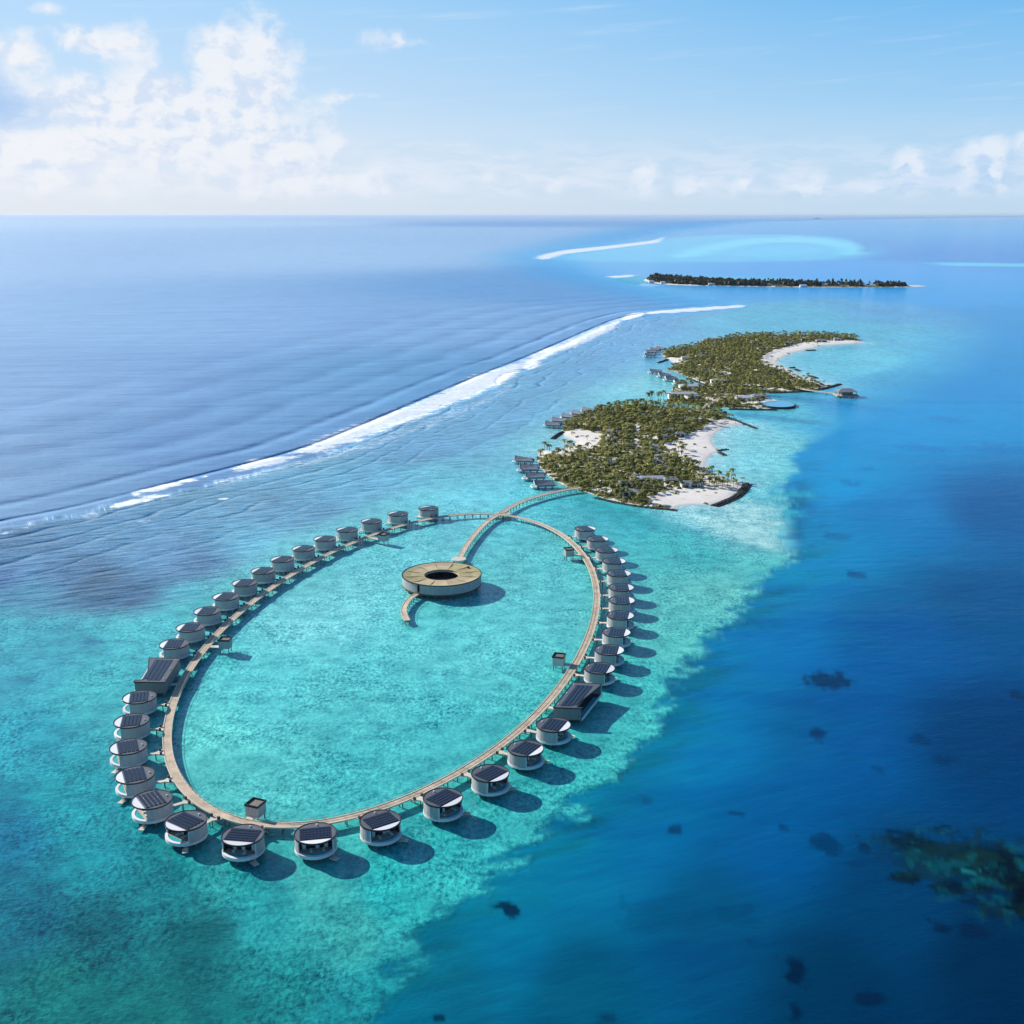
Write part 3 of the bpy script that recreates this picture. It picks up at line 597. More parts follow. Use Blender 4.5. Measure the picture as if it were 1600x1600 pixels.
# ------------------------------------------------------------------ ring shaped pavilion
cx, cy = G(690.2, 896.3, 8)
pav = thing('ring_pavilion', 'large ring shaped overwater pavilion with tan shingle roof and dark open centre', 'pavilion', (cx, cy, 0))
RO, RI, ZT, ZB = 20.7, 8.8, 8.0, 3.0
ANG0 = 238.0     # doorway towards the hook pier
m = MB(); n = 260
for i in range(n):
    a = ANG0+2.2+(360-4.4)*i/n; b = ANG0+2.2+(360-4.4)*(i+.62)/n
    m.arc(RO-.42, RO-.18, ZB, ZT-.35, a, b, 1)
tag(m.build('wall_slat', MAT['clad'], pav), kind='stuff')
MB().arc(RO-.75, RO-.46, ZB, ZT-.35, ANG0+2.2, ANG0+357.8, 96).build('wall', MAT['clad2'], pav)
# roof: twelve wedges sloping inwards, alternating weathering
for i in range(12):
    a = 15+i*30; mt = MAT['shingle2'] if i in (0, 1, 5, 6, 11) else MAT['shingle']
    MB().arc(RI+.3, RO-.32, ZT-.6, ZT-.04, a+.12, a+29.88, 10, zi1=ZT-1.55).add([], []).build('roof_wedge', mt, pav)
for i in range(12):
    tt_ = math.radians(15+i*30); c, s = math.cos(tt_), math.sin(tt_)
    m = MB(); vs = []
    for rr, z in ((RI+.3, ZT-1.50), (RO-.3, ZT+.02)):
        for q in (-.09, .09): vs += [(rr*c-q*s, rr*s+q*c, z-.3), (rr*c-q*s, rr*s+q*c, z)]
    m.add(vs, [(0, 1, 3, 2), (4, 6, 7, 5), (0, 4, 5, 1), (2, 3, 7, 6), (1, 5, 7, 3), (0, 2, 6, 4)]); m.build('roof_rib', MAT['shingle2'], pav)
MB().arc(RO-.32, RO+.1, ZT-.35, ZT+.1, 0, 360, 96).build('roof_rim', MAT['trim'], pav)
MB().arc(RI, RI+.32, ZT-1.8, ZT-1.5, 0, 360, 64).build('inner_rim', MAT['kerb'], pav)
MB().arc(RI+.9, RI+1.1, ZB, ZT-1.81, 0, 360, 64).build('inner_glazing', MAT['dark'], pav)
MB().arc(RI-1.6, RO-.1, ZB-.7, ZB, 0, 360, 96).build('floor', MAT['beam'], pav)
MB().cyl(0, 0, RI-1.6, -1.0, .25, 48).build('courtyard_water', MAT['dark'], pav)
m = MB()
for k in range(26): m.cyl((RO-2)*math.cos(k*.2417), (RO-2)*math.sin(k*.2417), .35, -2, ZB-.7, 6)
for k in range(14): m.cyl((RI+1)*math.cos(k*.449), (RI+1)*math.sin(k*.449), .35, -2, ZB-.7, 6)
m.build('pile', MAT['pile'], pav)
a = math.radians(40); m = MB(); m.cyl((RO-3.2)*math.cos(a), (RO-3.2)*math.sin(a), .7, ZT-.5, ZT+.35, 10); m.build('roof_hatch', MAT['trim'], pav)

# ------------------------------------------------------------------ round villas
VR, VF, VT = 6.35, 2.5, 6.95
OPEN = 57.0
def chordx(k): return VR*k
def seg(r, xc, z0, z1, m, n=20, mi=0):
    a = math.acos(max(-1, min(1, xc/r))); poly = [(r*math.cos(-a+2*a*i/n), r*math.sin(-a+2*a*i/n)) for i in range(n+1)]
    m.prism(poly, z0, z1, mi); return m
def make_villa():
    v = thing('round_villa', 'x', 'villa')
    m = MB(); ns = 96
    for i in range(ns):
        a = OPEN+(360-2*OPEN)*i/ns; b = OPEN+(360-2*OPEN)*(i+.7)/ns; m.arc(VR-.18, VR-.06 if i % 12 else VR+.0, VF+.02, VT-.3, a, b, 1)
    tag(m.build('wall_slat', MAT['clad'], v), kind='stuff')
    MB().arc(VR-.34, VR-.2, VF, VT-.3, OPEN, 360-OPEN, 48).build('wall', MAT['clad'], v)
    for s in (1, -1):
        a = math.radians(OPEN*s); MB().cyl((VR-.2)*math.cos(a), (VR-.2)*math.sin(a), .2, VF, VT-.3, 8).build('corner_post', MAT['white'], v)
    # roof disc cut by the chord, with a black rim all round
    xc = .58*VR; r = VR-.12; a = math.degrees(math.acos(xc/r)); n = 48
    poly = [(r*math.cos(math.radians(a+(360-2*a)*i/n)), r*math.sin(math.radians(a+(360-2*a)*i/n))) for i in range(n+1)]
    roof_ = MB().prism(poly, VT-.28, VT).build('roof', MAT['roof'], v)
    m = MB(); seg(r, xc+.06, VT-.16, VT-.05, m); m.build('canopy', MAT['canopy'], v)
    MB().arc(VR-.10, VR+.14, VT-.34, VT+.14, 0, 360, 64).build('roof_rim', MAT['trim'], v)
    m = MB()
    for i in range(5):
        x = -3.2+i*1.36; row = MB(); hw = min(5.0, math.sqrt(max(0, (VR-.45)**2-max(abs(x), abs(x+1.1))**2)))
        k = int(hw*2/1.05)
        for q in range(k): y = -k*.525+q*1.05; row.box(x, x+1.12, y+.03, y+1.0, VT+.10, VT+.20)
        row.box(x+.1, x+1.0, -k*.525+.05, k*.525-.07, VT+.004, VT+.099, 1)
        row.build('solar_panel', [MAT['solar'], MAT['trim']], roof_)
    MB().cyl(-4.7, .6, .33, VT+.004, VT+.5, 10, r1=.22).build('roof_vent', MAT['white'], roof_)
    # floor plate and terrace
    MB().cyl(0, 0, VR-.36, VF-.6, VF-.02, 40).build('floor', MAT['beam'], v)
    MB().arc(VR-.34, VR+.1, VF-.75, VF-.002, OPEN-2, 362-OPEN, 48).build('base_ring', MAT['white'], v)
    # pool: crescent of water inside a broad white rim on the open side
    m = MB(); m.arc(VR-.75, VR+.22, VF-.75, VF+.30, -OPEN, OPEN, 28); rim_ = m.build('pool_rim', MAT['white'], v)
    pw = MB(); seg(VR-.76, .60*VR, VF-.01, VF+.16, pw); pw.build('pool_water', MAT['pool'], rim_)
    MB().box(.56*VR-.12, .60*VR-.01, -4.0, 4.0, VF, VF+.22).build('pool_edge', MAT['tdeck'], v)
    dk = MB(); x1 = .56*VR-.13; y0 = math.sqrt((VR-.5)**2-x1*x1)
    dk.prism([(.16*VR, -y0), (x1, -y0), (x1, y0), (.16*VR, y0)], VF-.015, VF+.05); dk.build('terrace_deck', MAT['tdeck'], v)
    g = MB(); yy = math.sqrt((VR-.4)**2-(.14*VR)**2)
    g.box(.14*VR, .14*VR+.08, -yy, yy, VF+.02, VT-.3); g.build('glass_front', MAT['glass'], v)
    for k in (-1, 0, 1): MB().box(.14*VR+.09, .14*VR+.16, k*3.1-.55, k*3.1+.55, VF+.05, VT-.4).build('curtain', MAT['white'], v)
    for k in (-1, 1): MB().box(.36*VR-.9, .36*VR+.9, k*1.7-.35, k*1.7+.35, VF+.055, VF+.45).build('sunbed', MAT['white'], v)
    # swim ladder platform on the left hand of the terrace
    m = MB(); m.box(-1.4, 1.4, -.9, .9, .75, .93, org=(5.2, 5.35), rot=.85); sp_ = m.build('swim_platform', MAT['kerb'], v)
    st = MB()
    for i in range(5): st.box(-.5, .5, .2+i*.32, .5+i*.32, VF-.35-i*.32, VF-.27-i*.32, org=(4.15, 4.6), rot=-.75)
    tag(st.build('stair', MAT['kerb'], sp_), kind='stuff')
    pl = MB()
    for k in range(9): pl.cyl((VR-1.5)*math.cos(k*.698), (VR-1.5)*math.sin(k*.698), .28, -2, VF-.6, 6)
    for k in range(4): pl.cyl(2.2*math.cos(k*1.57), 2.2*math.sin(k*1.57), .28, -2, VF-.6, 6)
    pl.cyl(5.2, 5.35, .15, -2, .75, 6); pl.build('pile', MAT['pile'], v)
    return v
PROTO = make_villa()
LEFT = [(669.6,794),(621.7,802.6),(580.3,814.4),(542.3,827.5),(507.4,841.7),(474,857),(441,873.8),(411,891.6),(382,910.6),(352.8,932),(324,954.5),(297.3,980),(272,1006)]
BOTTOM = [(217.7,1089),(205.5,1126),(200.3,1166.6),(210.6,1210.6),(237.3,1249),(290.3,1282.3),(379.4,1304.5),(492.5,1302),(594,1281.5),(692,1246),(766,1208),(821.2,1169),(864.8,1132.2)]
RIGHT = [(936.8,1043.7),(952.2,1015.2),(963.3,987.5),(969.5,961.3),(971.5,937.7),(970.7,917.5),(967,895.5),(959.5,876.4),(948.2,859),(934,841.7),(914.5,825.9)]
ORD = ['', 'first', 'second', 'third', 'fourth', 'fifth', 'sixth', 'seventh', 'eighth', 'ninth', 'tenth', 'eleventh', 'twelfth', 'thirteenth']
def ring_dir(p):
    k = ((RING-p)**2).sum(1).argmin(); q = RING[k]; d = p-q; L = np.hypot(*d); return q, d/L, L
def walkway(parent, L, r_in, z=DZ):
    m = MB(); g = L-r_in
    # local frame of the villa: the ring lies at x = -L
    x0 = -L+1.36+.34; x1 = -r_in+.1; w0 = 2.6; w1 = .75; xm = x0+min(2.6, (x1-x0)*.5)
    m.prism([(x0, -w0), (x0, w0), (xm, w1), (x1, w1), (x1, -w1), (xm, -w1)], z-.3, z+.02)
    m.build('walkway', MAT['kerb'], parent)
    m = MB()
    for s in (-1, 1): m.cyl(xm, s*w1*.9, .15, -2, z-.3, 6); m.box(x0+.5, x0+1.3, s*(w0-.9)-.35, s*(w0-.9)+.35, z+.02, z+.95)
    m.build('gate_post', MAT['beam'], parent)
def place(px, py, label, first=False):
    p = np.array(G(px, py, VT)); q, d, L = ring_dir(p)
    v = PROTO if first else copy_tree(PROTO)
    rv = random.Random(int(px*13+py))
    for ch in v.children:
        if ch.name.startswith('curtain'): ch.location.y = rv.uniform(-1.0, 1.0); ch.scale.y = 1
        if ch.name.startswith('sunbed'): ch.location = (rv.uniform(-.5, .4), rv.uniform(-.8, .8), 0)
    v.location = (p[0], p[1], 0); v.rotation_euler = (0, 0, math.atan2(d[1], d[0])); v['label'] = label; v['group'] = 'round villas along the ring boardwalk'
    return v, L
jobs = []
for i, (a, b) in enumerate(LEFT): jobs.append((a, b, f'round grey slatted overwater villa, {ORD[i+1]} from the junction on the left arc'))
for i, (a, b) in enumerate(BOTTOM): jobs.append((a, b, f'round overwater villa on the front arc, {ORD[i+1]} on from the left rectangular villa'))
for i, (a, b) in enumerate(RIGHT): jobs.append((a, b, f'round white walled overwater villa on the right arc, {ORD[i+1]} above the right rectangular villa'))
pend = []
for i, (a, b, lb) in enumerate(jobs[1:]): pend.append(place(a, b, lb))
pend.append(place(*jobs[0], first=True))
for v, L in pend: walkway(v, L, VR)

# ------------------------------------------------------------------ two rectangular villas
def rect_villa(c, notch, inner, label):
    """c: four roof corners (near inner, near outer, far outer, far inner); notch: inner end of the roof's diagonal cut"""
    ni, no, fo, fi = [np.array(q) for q in c]; o = (ni+no+fo+fi)/4
    t = thing('rectangular_villa', label, 'villa', (o[0], o[1], 0), 0, 'rectangular villas on the ring boardwalk')
    L = [tuple(q-o) for q in (ni, no, fo, fi)]; ni, no, fo, fi = [np.array(q) for q in L]
    ex = (no-ni)/np.linalg.norm(no-ni); ey = (fi-ni)/np.linalg.norm(fi-ni); W = np.linalg.norm(no-ni); D = np.linalg.norm(fi-ni)
    at = lambda u, v: tuple(ni+(no-ni)*u+(fi-ni)*v+((fo-fi)-(no-ni))*u*v)
    roofp = [at(0, 0), at(1, 0), at(1, .04), at(.80, .04), at(.78, .30), at(1, .93), at(1, 1), at(0, 1)] if notch == 0 else [at(0, 0), at(1, 0), at(1, .05), at(.74, .10), at(.72, .34), at(.98, 1.0), at(0, 1)]
    roof_ = MB().prism(roofp, VT-.3, VT).build('roof', MAT['roof'], t)
    n = len(roofp); m = MB()
    for i in range(n):
        a = np.array(roofp[i]); b = np.array(roofp[(i+1) % n]); d = (b-a)/max(1e-6, np.linalg.norm(b-a)); a2 = a-d*.09; b2 = b+d*.09
        m.ribbon([a2, b2], -.1, .12, VT-.36-.002*i, VT+.12+.002*i)
    m.build('roof_rim', MAT['trim'], t)
    for k in range(4):
        u0 = .20+k*.145; row = MB(); v1 = .90 if notch == 0 else .93; v0 = .07 if u0 < .6 else .12; kk = 16
        for q in range(kk):
            a = v0+(v1-v0)*q/kk; b = v0+(v1-v0)*(q+.93)/kk
            row.prism([at(u0, a), at(u0+.115, a), at(u0+.115, b), at(u0, b)], VT+.004, VT+.16)
        row.build('solar_panel', MAT['solar'], roof_)
    for v_ in (.12, .55, .9): x, y = at(.09, v_); MB().cyl(x, y, .32, VT+.004, VT+.45, 10, r1=.22).build('roof_vent', MAT['white'], roof_)
    # walls on near, inner and far sides with vertical slats
    for nm, a, b in (('near_wall', ni, no), ('inner_wall', ni, fi), ('far_wall', fi, fo)):
        d = b-a; ln = np.linalg.norm(d); d /= ln; m = MB()
        inn = np.array([-d[1], d[0]]); inn *= np.sign(inn@(-(a+b)/2))
        s = np.sign(inn@np.array([-d[1], d[0]]))
        e0, e1 = (a+d*.25, b-d*.25)
        m.ribbon([e0, e1], *sorted((s*.12, s*.3)), VF-.5, VT-.3)
        q = int(ln/.36)
        for i in range(q):
            p0 = e0+(e1-e0)*i/q; p1 = e0+(e1-e0)*(i+.7)/q; m.ribbon([p0, p1], *sorted((s*.02, s*.115)), VF-.45, VT-.37)
        m.build('wall', MAT['clad2'], t)
    ins = lambda u, v: at(.03+u*.94, .015+v*.97)
    MB().prism([ins(0, 0), ins(1, 0), ins(1, 1), ins(0, 1)], VF-.6, VF).build('floor', MAT['beam'], t)
    MB().prism([at(.99, .01), at(1.02, .01), at(1.02, .99), at(.99, .99)], VF-.7, VF+.35).build('pool_rim', MAT['white'], t)
    MB().prism([at(.82, .12), at(.985, .12), at(.985, .85), at(.82, .85)], VF+.003, VF+.2).build('pool_water', MAT['pool'], t)
    MB().ribbon([at(.70, .04), at(.70, .97)], -.05, .05, VF+.02, VT-.32).build('glass_front', MAT['glass'], t)
    x, y = at(1.0, .985); MB().box(x-.2, x+.2, y-.2, y+.2, VF-.5, VT-.4).build('corner_post', MAT['white'], t)
    m = MB()
    for u in (.08, .5, .92):
        for v_ in np.linspace(.05, .95, 7): x, y = at(u, v_); m.cyl(x, y, .3, -2, VF-.6, 6)
    m.build('pile', MAT['pile'], t)
    p = np.array(at(0, .32))+o; q, d, Ln = ring_dir(p)
    m = MB(); m.ribbon([p-o-d*(Ln-1.75), p-o-d*.05], -1.0, 1.0, DZ-.3, DZ+.02); m.build('walkway', MAT['kerb'], t)
    return t
z = VT
rect_villa([G(864.5,1105.4,z), G(909.2,1107,z), G(940,1068.9,z), G(895.4,1066,z)], 0, 1, 'long rectangular slate grey villa with angled terrace cut on the right arc')
rect_villa([G(257.5,1066.2,z), G(208.8,1065.4,z), G(232,1028,z), G(281.5,1029,z)], 1, 1, 'long rectangular dark roofed villa bulging at the near end on the left arc')

# ------------------------------------------------------------------ five small service huts inside the ring
def hut(px, py, label, first=[None]):
    p = np.array(G(px, py, 6.6)); q, d, L = ring_dir(p); a = math.atan2(d[1], d[0])
    t = thing('service_hut', label, 'hut', (p[0], p[1], 0), a, 'small huts on the inner side of the ring boardwalk')
    MB().box(-2.3, 2.3, -2.3, 2.3, 2.5, 6.0).build('wall', MAT['clad'], t)
    m = MB()
    for k in range(12):
        for s in (-1, 1): m.box(-2.3+k*.385, -2.08+k*.385, *sorted((s*2.305, s*2.42)), 2.45, 6.0); m.box(*sorted((s*2.305, s*2.42)), -2.3+k*.385, -2.08+k*.385, 2.45, 6.0)
    tag(m.build('wall_slat', MAT['clad'], t), kind='stuff')
    m = MB()
    for s in (-1, 1): m.box(-2.55, 2.55, *sorted((s*2.25, s*2.55)), 6.0, 6.75); m.box(*sorted((s*2.25, s*2.55)), -2.248, 2.248, 6.0, 6.748)
    m.build('parapet', MAT['trim'], t)
    MB().box(-2.24, 2.24, -2.24, 2.24, 6.003, 6.25).build('roof', MAT['hutroof'], t)
    MB().box(-L+1.75, -2.44, -1.3, 1.3, DZ-.3, DZ-.01).build('walkway', MAT['kerb'], t)
    m = MB(); [m.cyl(x, y, .2, -2, 2.5, 6) for x in (-1.9, 1.9) for y in (-1.9, 1.9)]; m.build('pile', MAT['pile'], t)
hut(399, 1253.5, 'small square grey hut at the front of the ring, beside the widest deck')
hut(873.4, 1023.5, 'small square dark roofed hut inside the right arc, just above the rectangular villa')
hut(351.7, 997.5, 'small grey blue hut inside the left arc, above the rectangular villa')
hut(889, 857, 'tiny square hut inside the top of the right arc')
hut(598.9, 834, 'tiny pale hut inside the top of the left arc near its third villa')

# ------------------------------------------------------------------ islands
def ground_mat(name):
    m = bpy.data.materials.new(name); m.use_nodes = True; nt = m.node_tree
    N, put, M, V, R, MIX, NOISE, XYZ, SEP = node_kit(nt); b = nt.nodes['Principled BSDF']
    pos = N('ShaderNodeNewGeometry').outputs['Position']; veg = N('ShaderNodeAttribute', attribute_name='cover').outputs['Fac']; wet = N('ShaderNodeAttribute', attribute_name='wet').outputs['Fac']
    s = MIX(NOISE(pos, .25, 5, .6), (.66, .60, .53, 1), (.84, .79, .72, 1)); s = MIX(M('MULTIPLY', wet, .7), s, (.50, .50, .46, 1))
    stain = R(NOISE(V('MULTIPLY', pos, (.4, 1, 1)), .16, 5, .65), .56, .66, 0, .5); s = MIX(stain, s, (.42, .33, .25, 1))
    g = MIX(R(NOISE(pos, .35, 5, .65), .35, .65), (.075, .085, .018, 1), (.20, .18, .07, 1))
    f = R(M('ADD', veg, M('MULTIPLY', M('SUBTRACT', NOISE(pos, .12, 5, .7), .5), 1.7)), .42, .58)
    put(b.inputs['Base Color'], MIX(f, s, g)); b.inputs['Roughness'].default_value = .9; b.inputs['Specular IOR Level'].default_value = .15
    bp = N('ShaderNodeBump'); bp.inputs['Distance'].default_value = .25; put(bp.inputs['Height'], NOISE(pos, .8, 4, .6)); nt.links.new(bp.outputs[0], b.inputs['Normal'])
    return m
GM = ground_mat('island_soil')
def island(name, poly, sand, step, top=1.5, jitter=2.5):
    lo = poly.min(0)-8; hi = poly.max(0)+8; xs = np.arange(lo[0], hi[0], step); ys = np.arange(lo[1], hi[1], step)
    X, Y = np.meshgrid(xs, ys); P = np.c_[X.ravel(), Y.ravel()]
    d = sdist(P, poly)+(fbm(P[:, 0]/14, P[:, 1]/14, 41)-.5)*jitter
    z = np.where(d > 0, top*(1-np.exp(-np.maximum(d, 0)/9)), d*.18)+np.where(d > 4, (fbm(P[:, 0]/20, P[:, 1]/20, 4)-.5)*.8, 0)
    z = np.maximum(z, -1.2)
    veg = sstep(d, .2, 1.8)
    for s in sand:
        e = sdist(P+np.c_[fbm(P[:, 0]/9, P[:, 1]/9, 6)-.5, fbm(P[:, 0]/9, P[:, 1]/9, 7)-.5]*9, s); veg *= 1-sstep(e, -3, 3)
    veg *= 1-.75*sstep(fbm(P[:, 0]/13, P[:, 1]/13, 77, 3), .39, .33)
    nx, ny = len(xs), len(ys); i = np.arange(ny-1)[:, None]; j = np.arange(nx-1)[None, :]
    q = np.stack([i*nx+j, i*nx+j+1, (i+1)*nx+j+1, (i+1)*nx+j], -1).reshape(-1, 4)
    keep = (d[q] > -4).any(1); q = q[keep]; used, inv = np.unique(q, return_inverse=True); q = inv.reshape(-1, 4)
    me = bpy.data.meshes.new(name); me.from_pydata(np.c_[P[used], z[used]].tolist(), [], q.tolist()); me.update()
    me.polygons.foreach_set('use_smooth', np.ones(len(me.polygons), bool))
    for nm, arr in (('cover', veg), ('wet', sstep(d, 4, 0))):
        t = me.attributes.new(nm, 'FLOAT', 'POINT'); t.data.foreach_set('value', arr[used].astype(np.float32))
    me.materials.append(GM); tag(link(name, me), kind='structure')
island('island_ground', ISLAND_NEAR, SAND_NEAR, 1.8)
island('island_ground', ISLAND_MID, SAND_MID, 3)
island('island_ground', ISLAND_FAR, SAND_FAR, 3.5)
island('island_ground', ISLAND_REMOTE, [GP([(1005, 436), (1090, 441), (1090, 447), (1010, 445)], .5), GP([(1420, 446), (1460, 446), (1460, 449), (1420, 449)], .5)], 9, 2)

def height_at(p, poly):
    d = sdist(np.array([p]), poly)[0]; return 1.5*(1-math.exp(-max(d, 0)/9))

# plants -------------------------------------------------------------
def frond_crown(seed, r=2.9, n=13):
    rs = random.Random(seed); vs = []; fs = []
    for i in range(n):
        a = 2*math.pi*i/n+rs.uniform(-.2, .2); L = r*rs.uniform(.8, 1.15); up = rs.uniform(.05, .75); w = .50*rs.uniform(.8, 1.2); c, s = math.cos(a), math.sin(a); k = len(vs)
        for j_ in range(4):
            t = j_/3; x = L*t*(1-.12*t); z = up*L*t*.7-(.85)*L*t*t*(.55+.4*(1-up)); ww = w*(1.0, 1.25, 1.0, .25)[j_]*r/2.9
            vs += [(x*c-ww*s, x*s+ww*c, z-.18*ww), (x*c+ww*s, x*s-ww*c, z-.18*ww)]
        for j_ in range(3): fs.append((k+j_*2, k+j_*2+1, k+j_*2+3, k+j_*2+2))
    return np.array(vs), fs
def trunk_geo(h, lean, seed):
    rs = random.Random(seed); a = rs.uniform(0, 6.28); vs = []; fs = []; n = 5; m_ = 4
    for j_ in range(m_):
        t = j_/(m_-1); ox = lean*h*t*t*math.cos(a); oy = lean*h*t*t*math.sin(a); r = .22-.10*t
        for i in range(n): vs.append((ox+r*math.cos(6.283*i/n), oy+r*math.sin(6.283*i/n), h*t))
    for j_ in range(m_-1):
        for i in range(n): fs.append((j_*n+i, j_*n+(i+1) % n, (j_+1)*n+(i+1) % n, (j_+1)*n+i))
    return np.array(vs), fs, (lean*h*math.cos(a), lean*h*math.sin(a), h)
PALMS = []
for k in range(6):
    h = (5.2, 6.0, 6.8, 5.6, 7.4, 4.6)[k]; tv, tf, tip = trunk_geo(h, (.04, .12, .08, .02, .15, .06)[k], k); cv, cf = frond_crown(k+20, (3.0, 2.7, 3.2, 2.9, 3.1, 2.5)[k]); PALMS.append((tv, tf, cv+np.array(tip), cf))
def bush_geo(seed, n=22):
    rs = np.random.RandomState(seed); vs = []; fs = []
    for i in range(n):
        u = rs.normal(size=3); u[2] = abs(u[2]); u /= np.linalg.norm(u); c = u*np.array([1, 1, .75])*rs.uniform(.65, 1.0)
        t1 = np.cross(u, rs.normal(size=3)); t1 /= np.linalg.norm(t1); t2 = np.cross(u, t1); t1 = t1+u*rs.uniform(-.4, .4); s = rs.uniform(.28, .45); k = len(vs)
        vs += [c+t1*s, c+t2*s, c-t1*s, c-t2*s]; fs.append((k, k+1, k+2, k+3))
    return np.array(vs), fs
BUSH = [bush_geo(s) for s in range(6)]
class Bulk:
    def __init__(s): s.V = []; s.F = []; s.MI = []; s.n = 0
    def add(s, vs, fs, loc, rot, sc, mi=0):
        c, q = math.cos(rot), math.sin(rot); sc = np.array(sc if hasattr(sc, '__len__') else (sc,)*3); v = vs*sc
        w_ = np.c_[v[:, 0]*c-v[:, 1]*q+loc[0], v[:, 0]*q+v[:, 1]*c+loc[1], v[:, 2]+loc[2]]
        s.V.append(w_); s.F.append(np.array(fs)+s.n); s.MI.append(np.full(len(fs), mi)); s.n += len(w_)
    def build(s, name, mats):
        me = bpy.data.meshes.new(name); V = np.vstack(s.V); F = np.vstack(s.F).astype(np.int32)
        me.vertices.add(len(V)); me.vertices.foreach_set('co', V.astype(np.float32).ravel()); me.loops.add(F.size); me.loops.foreach_set('vertex_index', F.ravel())
        me.polygons.add(len(F)); me.polygons.foreach_set('loop_start', (np.arange(len(F))*4).astype(np.int32)); me.update(calc_edges=True)
        for m in mats: me.materials.append(m)
        me.polygons.foreach_set('material_index', np.concatenate(s.MI).astype(np.int32)); return link(name, me)

# buildings first, so that the planting can keep clear of them -------
BLD = []     # (x, y, radius)
def cottage(px, py, w, d, a, roof='mroof', label='', h=3.2, cat='villa', grp='villas among the palms'):
    x, y = G(px, py, 4); t = thing('beach_villa', label, cat, (x, y, 1.0), a, grp); BLD.append((x, y, max(w, d)*.62))
    MB().box(-w/2, w/2, -d/2, d/2, -1, h).build('wall', MAT['white'], t)
    e = .7; z0, z1 = h+.01, h+1.5; hw, hd = w/2+e, d/2+e; rw = max(.3, hw-hd*.8)
    m = MB(); m.add([(-hw, -hd, z0), (hw, -hd, z0), (hw, hd, z0), (-hw, hd, z0), (-rw, 0, z1), (rw, 0, z1)], [(0, 1, 5, 4), (1, 2, 5), (2, 3, 4, 5), (3, 0, 4), (3, 2, 1, 0)]); m.build('roof', MAT[roof], t)
    for k in (-1, 1): MB().box(k*w*.26-w*.17, k*w*.26+w*.17, -d/2-.06, -d/2-.003, .2, h-.5).build('window', MAT['glass'], t)
    m = MB(); m.box(-w/2, w/2, -d/2-3, -d/2-.07, -.6, .08); m.build('deck', MAT['tdeck'], t)
    return t
NEARB = [(1026,696.5,9,7,.2,'grey hipped roof villa high in the grove beside the right beach'),(1023,704,9,6,.1,'grey villa just below the one by the right beach'),(1032.5,712,8,6,.4,'small grey villa behind the middle of the right beach'),(1023,721,11,7,.1,'grey villa deep in the palms left of the sandy cape'),(1033,728,8,7,.3,'low grey villa between the palms above the long pale roof'),
    (1047,748,10,8,.2,'grey villa right of the long pale roof'),(1076,754,12,8,.1,'dark roofed villa at the edge of the south beach'),(985,767,11,8,-.1,'grey villa nearest the south shore'),(993,744,9,7,.2,'grey villa in the palms left of the long pale roof'),(954,721.5,8,5,0,'small pale villa in the middle of the western grove'),
    (977,753,10,6,.3,'grey villa amid clearings near the boardwalk landing'),(955.5,673,10,6,-.2,'grey villa at the top edge of the west cove'),(955.5,684,9,7,0,'grey villa east of the west cove'),(955.5,697,9,7,.1,'low grey villa southeast of the west cove'),(1049,671,12,6,.2,'pale roofed villa near the top of the grove'),(1035,681,10,6,.2,'grey villa below the pale roofed one in the upper grove'),(1062,677,8,6,.1,'small villa close behind the upper right beach')]
for q in NEARB: cottage(*q[:5], 'mroof', q[5])
cottage(1018, 746.5, 21, 8, .12, 'lroof', 'long pale flat villa roof in the southern palms', cat='building', grp='large roofs on the islands')
FARB = [(1073,558,14,9,0,'grey roofed villa behind the small west beach of the far island'),(1095,555,14,10,.1,'grey roofed villa in the middle of the far island grove'),(1128,594,14,9,0,'grey roof low on the south of the far island'),(1191,543,14,9,.1,'villa at the inner end of the crescent beach'),(1180,533,12,9,.1,'villa north of the crescent beach'),
    (1103,531,10,8,0,'white walled villa on the north shore of the far island'),(1113,529.5,16,9,0,'long dark villa roof on the north shore'),(1233,535,14,8,0,'villa at the top of the crescent beach'),(1283,531.5,16,7,0,'dark low beach bar on the sand spit'),(1258,529,12,8,0,'villa among palms at the neck of the spit'),(1210,527,14,8,0,'villa on the north shore behind the crescent beach'),(1308,529,10,7,0,'small villa near the tip of the spit')]
for q in FARB: cottage(*q[:5], 'mroof', q[5])
cottage(1116.5, 594, 9, 8, 0, 'lroof', 'small white building low on the far island', cat='building', grp='large roofs on the islands')
cottage(1080, 603.5, 26, 12, .08, 'lroof', 'pale boat shaped hall at the north of the middle islet', 4.0, 'hall', 'large roofs on the islands')
cottage(1066, 616, 30, 12, .02, 'lroof', 'wide pale roofed hall on the west of the middle islet', 4.4, 'hall', 'large roofs on the islands')
cottage(1082, 619, 14, 11, .3, 'mroof', 'grey wing beside the wide pale hall', 4.0, 'hall', 'large roofs on the islands')
cottage(1164, 621, 20, 12, .1, 'lroof', 'white beach club building by the round pool', 3.6, 'building', 'large roofs on the islands')
cottage(1186, 618, 14, 7, 0, 'mroof', 'grey roof between the beach club and the channel', 3.4, 'building', 'large roofs on the islands')
# round infinity pool
x, y = G(1214, 631, 1.6); t = thing('infinity_pool', 'bright blue half round infinity pool on the point of the middle islet', 'pool', (x, y, 0)); BLD.append((x, y, 21))
def ell(rx, ry, n=36): return [(rx*math.cos(6.2832*i/n), ry*math.sin(6.2832*i/n)) for i in range(n)]
MB().prism(ell(18.5, 24), -.8, 2.0).build('pool_rim', MAT['rock'], t)
MB().prism(ell(17.3, 22.6), 2.003, 2.12).build('pool_water', mat('blue_pool_water', (.10, .36, .52), .1, .1, .1), t)
m = MB(); m.arc(12, 16.8, 2.13, 2.5, 80, 170, 14); m.build('pool_deck', MAT['kerb'], t)

